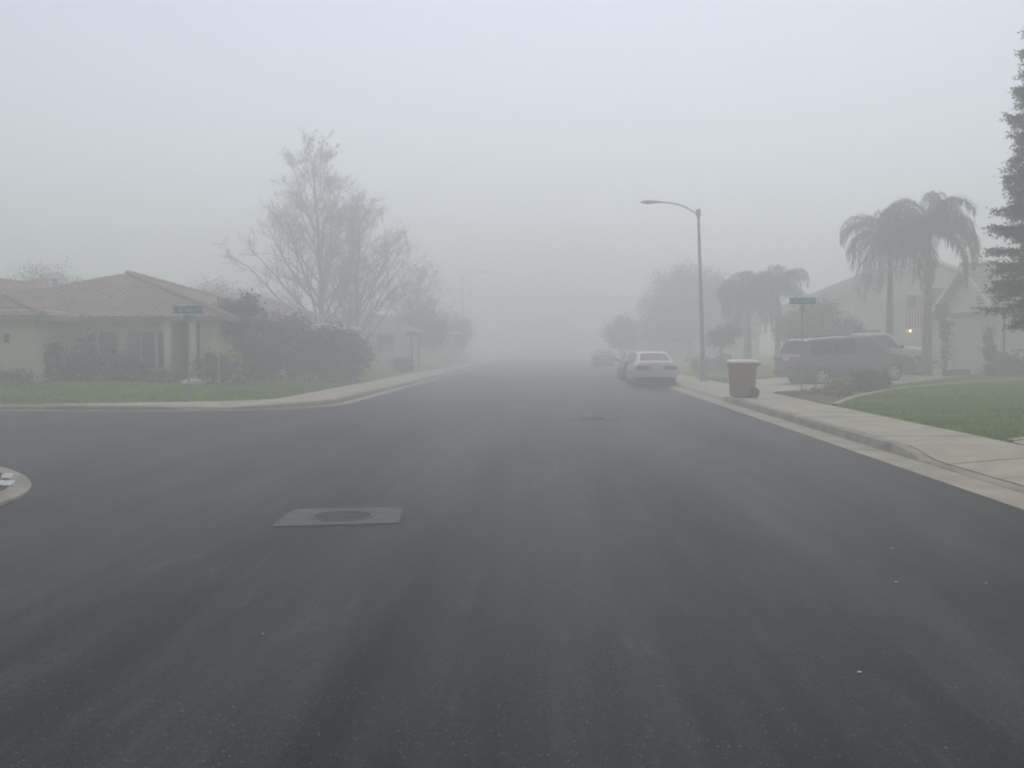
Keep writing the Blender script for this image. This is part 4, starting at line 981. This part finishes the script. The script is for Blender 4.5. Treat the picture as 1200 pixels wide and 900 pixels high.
# queen palms
def frond_mesh(idx, L, el, seed, hang, m):
    g = np.random.default_rng(seed); n = 46; P = [np.zeros(3)]; a = el; 
    for k in range(n):
        t_ = k / n; a -= (R(2.1) + R(4.2) * t_ * (1.0 if el > 0 else .4)); a = max(a, R(-84)); P.append(P[-1] + np.array((math.cos(a), 0, math.sin(a))) * L / n)
    V, F = [], []
    for k in range(4, n + 1):
        t_ = k / n; ll = hang * (math.sin(math.pi * min(1, .12 + t_ * .95)) ** .6) * g.uniform(.8, 1.1)
        for sd in (-1, 1):
            for rep in range(2):
                p = P[k] + (P[k - 1] - P[k]) * g.uniform(0, 1); d0 = np.array((.35 + g.normal() * .12, sd * g.uniform(.35, 1.0), g.uniform(-.1, .6))); d0 /= np.linalg.norm(d0)
                q1 = p + d0 * ll * .38; q2 = q1 + (d0 * .6 + np.array((0, 0, -.75))) * ll * .42; q3 = q2 + (d0 * .2 + np.array((g.normal() * .1, g.normal() * .1, -.9))) * ll * .32
                w_ = np.cross(d0, (0, 0, 1.0)); w_ /= np.linalg.norm(w_) + 1e-9; w_ = (w_ + np.array((.5, 0, 0))) * .011; b0_ = len(V)
                V += [p - w_ * .6, p + w_ * .6, q1 - w_, q1 + w_, q2 - w_ * .8, q2 + w_ * .8, q3 - w_ * .2, q3 + w_ * .2]
                F += [(b0_, b0_ + 1, b0_ + 3, b0_ + 2), (b0_ + 2, b0_ + 3, b0_ + 5, b0_ + 4), (b0_ + 4, b0_ + 5, b0_ + 7, b0_ + 6)]
    b = MB(); b.tube(P[::3], [.03 * (1 - .85 * i / (len(P[::3]) - 1)) for i in range(len(P[::3]))], 5, False); off = len(V); V += b.v; F += [tuple(i + off for i in f) for f in b.f]
    me = bpy.data.meshes.new('frond'); me.from_pydata([tuple(p) for p in V], [], F); me.materials.append(m); return me
def palm(loc, th, tr, L, hang, nf, seed, label, m, variants=7, group='queen palms', squash=1.0, lean=0.0):
    z = H(loc[0], loc[1]); t = empty('palm_tree', (loc[0], loc[1], z), 0, label, 'palm', group); g = random.Random(seed)
    b = MB(); pts = []; rr = []
    for k in range(0, int(th / .14) + 1):
        f = k * .14 / th; pts.append((lean * f * f, 0, -.05 + k * .14)); rr.append(tr * (1.25 - .5 * min(1, f * 1.3)) * (1.0 if k % 2 else 1.07))
    b.tube(pts, rr, 12); b.build('trunk', M['palmtrunk'], t, True, False)
    top = np.array((lean, 0, th)); MB().lathe([(tr * .8, -.1), (tr * 1.15, .25), (tr * .7, .7), (.03, 1.0)], 10, tuple(top)).build('crownshaft', M['l_mid'], t, True)
    els = [R(e) for e in (82, 72, 62, 50, 36, 20, 2)]
    ms = [frond_mesh(k, L * (.9 + .1 * math.cos(k)), els[k], seed * 10 + k, hang, m) for k in range(variants)]
    for k in range(nf):
        o = bpy.data.objects.new('frond', ms[k % variants]); link(o, t); o.location = tuple(top + np.array((0, 0, .45 - .04 * (k % variants)))); o.rotation_euler = (g.uniform(-.08, .08), 0, k * 2.3999 + g.uniform(-.25, .25)); s = g.uniform(.88, 1.1); o.scale = (s, s, s * squash)
    return t
palm((15.35, 42.4), 5.6, .17, 3.2, .8, 40, 1, 'taller queen palm with stout trunk beside the garage house', M['l_palm'])
palm((15.2, 46.6), 5.3, .16, 3.4, .85, 38, 2, 'shorter queen palm standing behind the white pickup truck', M['l_palm'])
palm((11.6, 60.5), 4.0, .15, 3.0, .85, 30, 3, 'misty queen palm beside the small round headed tree', M['l_palm2'])
palm((13.5, 61.5), 4.3, .15, 3.0, .85, 30, 4, 'misty queen palm rising behind the loose olive green tree', M['l_palm2'])
palm((12.5, 66.0), 3.7, .15, 2.9, .85, 28, 5, 'fainter queen palm behind the misty pair', M['l_palm2'])

# redwood
def redwood(loc, hgt, base_r, z0, seed, label):
    z = H(loc[0], loc[1]); t = empty('redwood_tree', (loc[0], loc[1], z), 0, label, 'tree'); g = np.random.default_rng(seed); gr = random.Random(seed)
    MB().tube([(0, 0, -.05), (0, 0, .5), (.03, 0, hgt * .5), (0, 0, hgt)], [.34, .27, .15, .02], 12).build('trunk', M['redbark'], t, True, False)
    b = MB(); P, D = [], []
    nb = 380
    for k in range(nb):
        f = (k + gr.random()) / nb; zz = z0 + (hgt - .3 - z0) * f ** .95; L = base_r * (1 - f) ** .6 * gr.uniform(.72, 1.12) + .25; a = k * 2.39996 + gr.uniform(-.3, .3)
        el = R(14 * f * 2 - 6 + gr.uniform(-22, 20)); p = np.array((0, 0, zz)); pts = [p]; n = 9; e = el
        for j in range(n):
            e += R(-3.5 if j < 5 else 5.5) * (1 - f * .7); d = np.array((math.cos(a) * math.cos(e), math.sin(a) * math.cos(e), math.sin(e))); pts.append(pts[-1] + d * L / n)
        b.tube(pts, [.03 * (1 - j / (n + 1)) * (1.2 - f) + .004 for j in range(n + 1)], 4, False)
        sd = np.array((-math.sin(a), math.cos(a), 0)); dr = np.array((math.cos(a), math.sin(a), 0))
        for j in range(2, n + 1):
            for s in (-1, 1):
                for rep in range(5):
                    l = (.20 + .34 * math.sin(math.pi * j / (n + 1.5))) * min(1, L / 1.5) * gr.uniform(.6, 1.15); q0 = pts[j] + (pts[j - 1] - pts[j]) * gr.random(); q1 = q0 + (sd * s * gr.uniform(.5, 1) + dr * gr.uniform(.2, .9) + np.array((0, 0, gr.uniform(-.45, .12)))) * l
                    m = max(4, int(l / .05)); u = np.linspace(.1, 1.05, m)[:, None]; pp = q0 + (q1 - q0) * u; P.append(pp); D.append(np.repeat((q1 - q0)[None], m, 0))
        m = 5; P.append(pts[-1] + dr * np.linspace(0, .14, m)[:, None]); D.append(np.repeat(dr[None] * .4, m, 0))
    b.build('branches', M['redbark'], t, False, False)
    P = np.concatenate(P); D = np.concatenate(D); D = D / (np.linalg.norm(D, axis=1)[:, None] + 1e-9); k = len(P); P = P + g.normal(size=(k, 3)) * .02
    V, = [[]]; out = []
    for s in (-1, 1):
        u = D * .6 + g.normal(size=(k, 3)) * .55; u /= np.linalg.norm(u, axis=1)[:, None]; v = np.cross(u, g.normal(size=(k, 3))); v /= np.linalg.norm(v, axis=1)[:, None]; sz = g.uniform(.032, .066, k)[:, None]
        out.append(np.stack([P - u * sz * .3, P + u * sz * .5 + v * sz * .28, P + u * sz * 1.5, P + u * sz * .5 - v * sz * .28], 1))
    V = np.concatenate(out); np_mesh('crown', V, np.arange(4 * len(V)).reshape(-1, 4), M['l_red'], t)
redwood((12.12, 24.2), 11.4, 1.55, 2.5, 4, 'tall dark redwood on the lawn before the garage house roof')

# left house planting
shrub((-17.1, 33.9), [(0, 0, .55, .5, .5, .45), (-.55, 0, .32, .5, .4, .3), (.15, 0, .95, .38, .35, .35)], 3600, .05, M['l_dark'], 'clipped two lobed shrub against the cream garage corner', seed=1, group='shrubs along the cream house')
shrub((-15.75, 34.2), [(0, 0, .5, .75, .5, .5), (.12, 0, 1.15, .28, .3, .5), (-.5, 0, .4, .45, .4, .4)], 4600, .05, M['l_dark'], 'dark shrub with a tall upright tuft before the cream wall', seed=2, group='shrubs along the cream house')
shrub((-14.6, 34.4), [(0, 0, .42, .75, .5, .42), (.5, 0, .3, .5, .4, .3)], 3600, .05, M['l_dark'], 'low spreading dark shrub below the front window', seed=3, group='shrubs along the cream house')
shrub((-18.2, 33.4), [(0, -.6, .18, .7, .25, .16), (.9, -.5, .2, .5, .25, .18)], 1600, .035, M['l_brown'], 'low brownish ground cover at the garage door edge', seed=4)
shrub((-13.3, 34.6), [(0, 0, .2, .5, .25, .2), (.6, .1, .16, .3, .25, .16)], 1300, .035, M['l_brown'], 'small brownish shrub at the porch column foot', seed=5)
shrub((-11.5, 34.6), [(0, 0, .55, .65, .5, .5), (.8, .3, .6, .6, .5, .55)], 4200, .05, M['l_mid'], 'green bush dotted with yellow flowers beside the porch', seed=6, extra=([(.75, -.1, .75, .4, .35, .42), (.95, -.15, .45, .3, .3, .3)], 420, .04, M['l_flower']))
rb = MB().lathe([(.22, 0), (.30, .08), (.24, .17), (.1, .22), (.01, .225)], 10); g = random.Random(3); rb.v = [(x * 1.3 * g.uniform(.9, 1.15), y * g.uniform(.85, 1.15), z) for x, y, z in rb.v]
o = rb.build('rock', M['rock'], None, True); o.location = (-12.0, 33.9, H(-12, 33.9) - .02); tag(o, 'pale low rock at the lawn edge before the porch', 'rock')
tree((-11.35, 36.6), 1.3, .07, [(0, 0, 2.2, .55, .5, .6), (.4, 0, 2.7, .4, .4, .45), (-.35, .1, 2.6, .4, .4, .35)], 3600, .07, M['l_dark'], 'small dark leafy tree at the end of cream house', seed=7, clump=.25)
for k, (x, y, bl, n, lab) in enumerate([
    (-10.9, 38.6, [(0, 0, 1.3, 1.0, .9, 1.2), (-.7, 0, 1.0, .7, .8, .95)], 8000, 'dense dark hedge bush next to the yellow flowering bush'),
    (-10.4, 41.0, [(0, 0, 1.35, 1.1, 1, 1.3), (1.0, 0, 1.0, .8, .8, .95)], 8500, 'tall dark hedge bush before the tall bare tree'),
    (-9.2, 42.6, [(0, 0, 1.2, 1.0, .9, 1.15), (.6, .3, .9, .7, .7, .85)], 8000, 'dark hedge bush nearest the pavement under the bare tree'),
    (-9.3, 46.0, [(0, 0, 1.1, 1.0, .9, 1.05), (.5, .2, 1.0, .7, .7, .9)], 6500, 'rounded dark bush behind the bare tree trunk'),
    (-12.3, 42.5, [(0, 0, 1.5, 1.2, 1.1, 1.4), (-.9, .2, 1.2, .8, .8, 1.1)], 9000, 'broad dark evergreen bush between cream house and bare tree')]):
    shrub((x, y), bl, n, .07, M['l_dark'], lab, 'hedge_bush', 'bush', 20 + k, 'dark hedge bushes', .26, 4)
shrub((-8.5, 39.8), [(0, 0, .28, .5, .4, .28), (.5, .3, .22, .35, .3, .2)], 1700, .045, M['l_olive'], 'low yellowish plant at the lawn end by the hedge', seed=31)
shrub((-8.5, 58.5), [(0, 0, .4, .55, .5, .4)], 1600, .06, M['l_dark'], 'low misty shrub beside the faint pavement post', seed=32)
pst = empty('mailbox', (-8.15, 60.0, H(-8.15, 60)), 0, 'slim misty post with a small box on top at pavement', 'post')
MB().tube([(0, 0, -.05), (0, 0, 2.15)], .06, 8).build('pole', M['timber'], pst); MB().box(-.3, .3, -.15, .15, 2.15, 2.35).build('box', M['timber'], pst)
for k, (x, y, bl, n, lab) in enumerate([(-9.6, 74, [(0, 0, 3.0, 2.0, 2, 1.8), (1, 0, 2.4, 1.5, 1.5, 1.2)], 6000, 'hazy spreading tree far on the left pavement'), (-20.5, 62, [(0, 0, 3.6, 2.2, 2, 1.6), (-1.5, 0, 3.2, 1.4, 1.4, 1.1)], 5000, 'hazy tree crown rising behind the cream house roof'), (-30, 60, [(0, 0, 4.4, 2.2, 2, 1.8), (1.6, 0, 3.7, 1.5, 1.4, 1.2)], 5000, 'hazy tree beyond the chimney of the cream house'), (-8.8, 92, [(0, 0, 2.8, 2.0, 2, 1.8)], 5000, 'ghostly tree at the misty end of left pavement')]):
    tree((x, y), 1.8, .14, bl, n * 2, .065, M['l_olive'], lab, seed=60 + k, clump=.42, shell=.25, group='trees fading into the mist')

# right side planting
shrub((8.05, 28.9), [(0, 0, .26, .42, .38, .26)], 2600, .05, M['l_yel'], 'small yellow green shrub in the bed by the pavement', seed=41, clump=.1, droop=.0, aspect=.22, shell=.2)
shrub((9.45, 31.3), [(0, 0, .30, .48, .4, .30), (.42, .3, .27, .42, .4, .27)], 4200, .05, M['l_mid'], 'darker green mounded shrub in the bed by lawn edging', seed=42, clump=.13)
shrub((7.7, 30.3), [(0, 0, .08, .5, .5, .08), (.6, .6, .08, .5, .4, .08)], 1200, .03, M['l_olive'], 'low patchy ground cover in the bed under street sign', seed=43, stems=2)
tree((12.4, 50), 1.4, .08, [(0, 0, 2.4, 1.1, 1, .95), (.7, 0, 2.9, .8, .8, .6), (-.8, .1, 2.1, .7, .7, .6)], 9000, .06, leaf('bright_olive_leaf', (.17, .185, .05)), 'loose olive green tree standing above the grey minivan', seed=44, clump=.3)
tree((13.9, 49.2), 1.1, .07, [(0, 0, 1.9, .9, .9, .75), (.6, 0, 1.7, .7, .7, .6)], 5000, .06, M['l_mid'], 'lower rounded green tree behind the minivan roof', seed=45, clump=.25)
tree((9.1, 55), 1.3, .07, [(0, 0, 1.85, .75, .75, .5), (.5, 0, 2.2, .5, .5, .35)], 3600, .06, M['l_dark'], 'small round headed tree on a slim trunk by pavement', seed=46, clump=.22)
shrub((8.4, 56.5), [(0, 0, .4, .8, .6, .4), (1.2, .4, .45, .8, .6, .45)], 2600, .06, M['l_dark'], 'low dark bush behind the street light base', seed=47)
tree((11.9, 88), 2.4, .3, [(0, 0, 5.6, 3.6, 3, 2.7), (-2.4, 0, 3.9, 2.2, 2, 2.0), (2.8, 0, 5.0, 2.6, 2, 2.3), (4.4, 0, 3.8, 2.0, 2, 2.0), (0, -1.2, 3.2, 3.0, 2, 1.8)], 48000, .09, M['l_olive'], 'big broad round crowned tree fading in mist behind street light', seed=48, clump=.6, group='trees fading into the mist', shell=.3)
tree((6.4, 92), 1.8, .16, [(0, 0, 2.9, 1.4, 1.4, 1.4)], 4500, .12, M['l_olive'], 'ghostly small tree beyond the far red sedan', seed=49, clump=.5, group='trees fading into the mist')
tree((16.2, 66), 1.6, .12, [(0, 0, 2.4, 1.6, 1.4, 1.2)], 4500, .1, M['l_olive'], 'misty bushy tree beside the tall white house', seed=50, clump=.4, group='trees fading into the mist')
shrub((17.0, 44.9), [(0, 0, 1.9, .22, .22, .6), (.05, 0, .9, .18, .18, .8), (-.15, 0, 2.6, .3, .3, .4)], 2600, .05, M['l_dark'], 'tall thin climbing plant by the palm and garage', 'climbing_plant', 'plant', 51, None, .12, 5)
pt = empty('potted_plant', (17.25, 40.9, H(17.25, 40.9)), 0, 'tall thin plant in terracotta pot before the garage door', 'plant')
MB().lathe([(.17, 0), (.24, .38), (.27, .38), (.27, .46), (.23, .46), (.22, .40), (.01, .40)], 16).build('pot', M['terracotta'], pt, True)
leaves('foliage', np.random.default_rng(77), [(0, 0, .95, .2, .2, .45), (-.05, 0, 1.5, .13, .13, .5)], 1100, .06, M['l_mid'], pt, .1); MB().tube([(0, 0, .38), (0, 0, 1.9)], .018, 6).build('stem', M['bark'], pt)
shrub((17.75, 40.4), [(0, 0, .35, .55, .5, .35), (.7, .2, .35, .5, .45, .38), (-.5, -.1, .25, .4, .4, .25)], 4200, .05, M['l_teal'], 'blue green bush below the redwood beside potted plant', seed=52)
hr = empty('hose_reel', (18.2, 42.1, H(18.2, 42.1)), .3, 'teal plastic hose reel standing near the garage corner', 'hose reel')
MB().lathe([(.30, -.17), (.30, -.14), (.20, -.14), (.20, .14), (.30, .14), (.30, .17)], 20, (0, 0, .62), 'y').build('drum', M['teal'], hr, True)
for yy in (-.21, .21): MB().tube([(-.28, yy, 0), (0, yy, .62), (.28, yy, 0)], .025, 8).build('stand', M['teal'], hr)
tb = empty('planter_box', (16.3, 41.8, H(16.3, 41.8)), .35, 'low dark timber planter box between palm and garage', 'planter')
for x0, x1, y0, y1 in ((-.5, .5, -.22, -.18), (-.5, .5, .18, .22), (-.5, -.46, -.18, .18), (.46, .5, -.18, .18)): MB().box(x0, x1, y0, y1, -.02, .24).build('board', M['timber'], tb)
MB().box(-.459, .459, -.179, .179, -.02, .2).build('soil', M['soil'], tb)

# ------------------------------------------------------------------ fog
hz = MB().box(-380, 380, -60, 385, -1.2, 15.2).build('haze', None)
hm = bpy.data.materials.new('fog'); hm.use_nodes = True; t = hm.node_tree; t.nodes.clear()
pv = t.nodes.new('ShaderNodeVolumePrincipled'); pv.inputs['Density'].default_value = FOG; pv.inputs['Color'].default_value = (1, 1, 1, 1); pv.inputs['Anisotropy'].default_value = .47
mo = t.nodes.new('ShaderNodeOutputMaterial'); t.links.new(pv.outputs[0], mo.inputs['Volume'])
hz.data.materials.clear(); hz.data.materials.append(hm); tag(hz, kind='stuff')
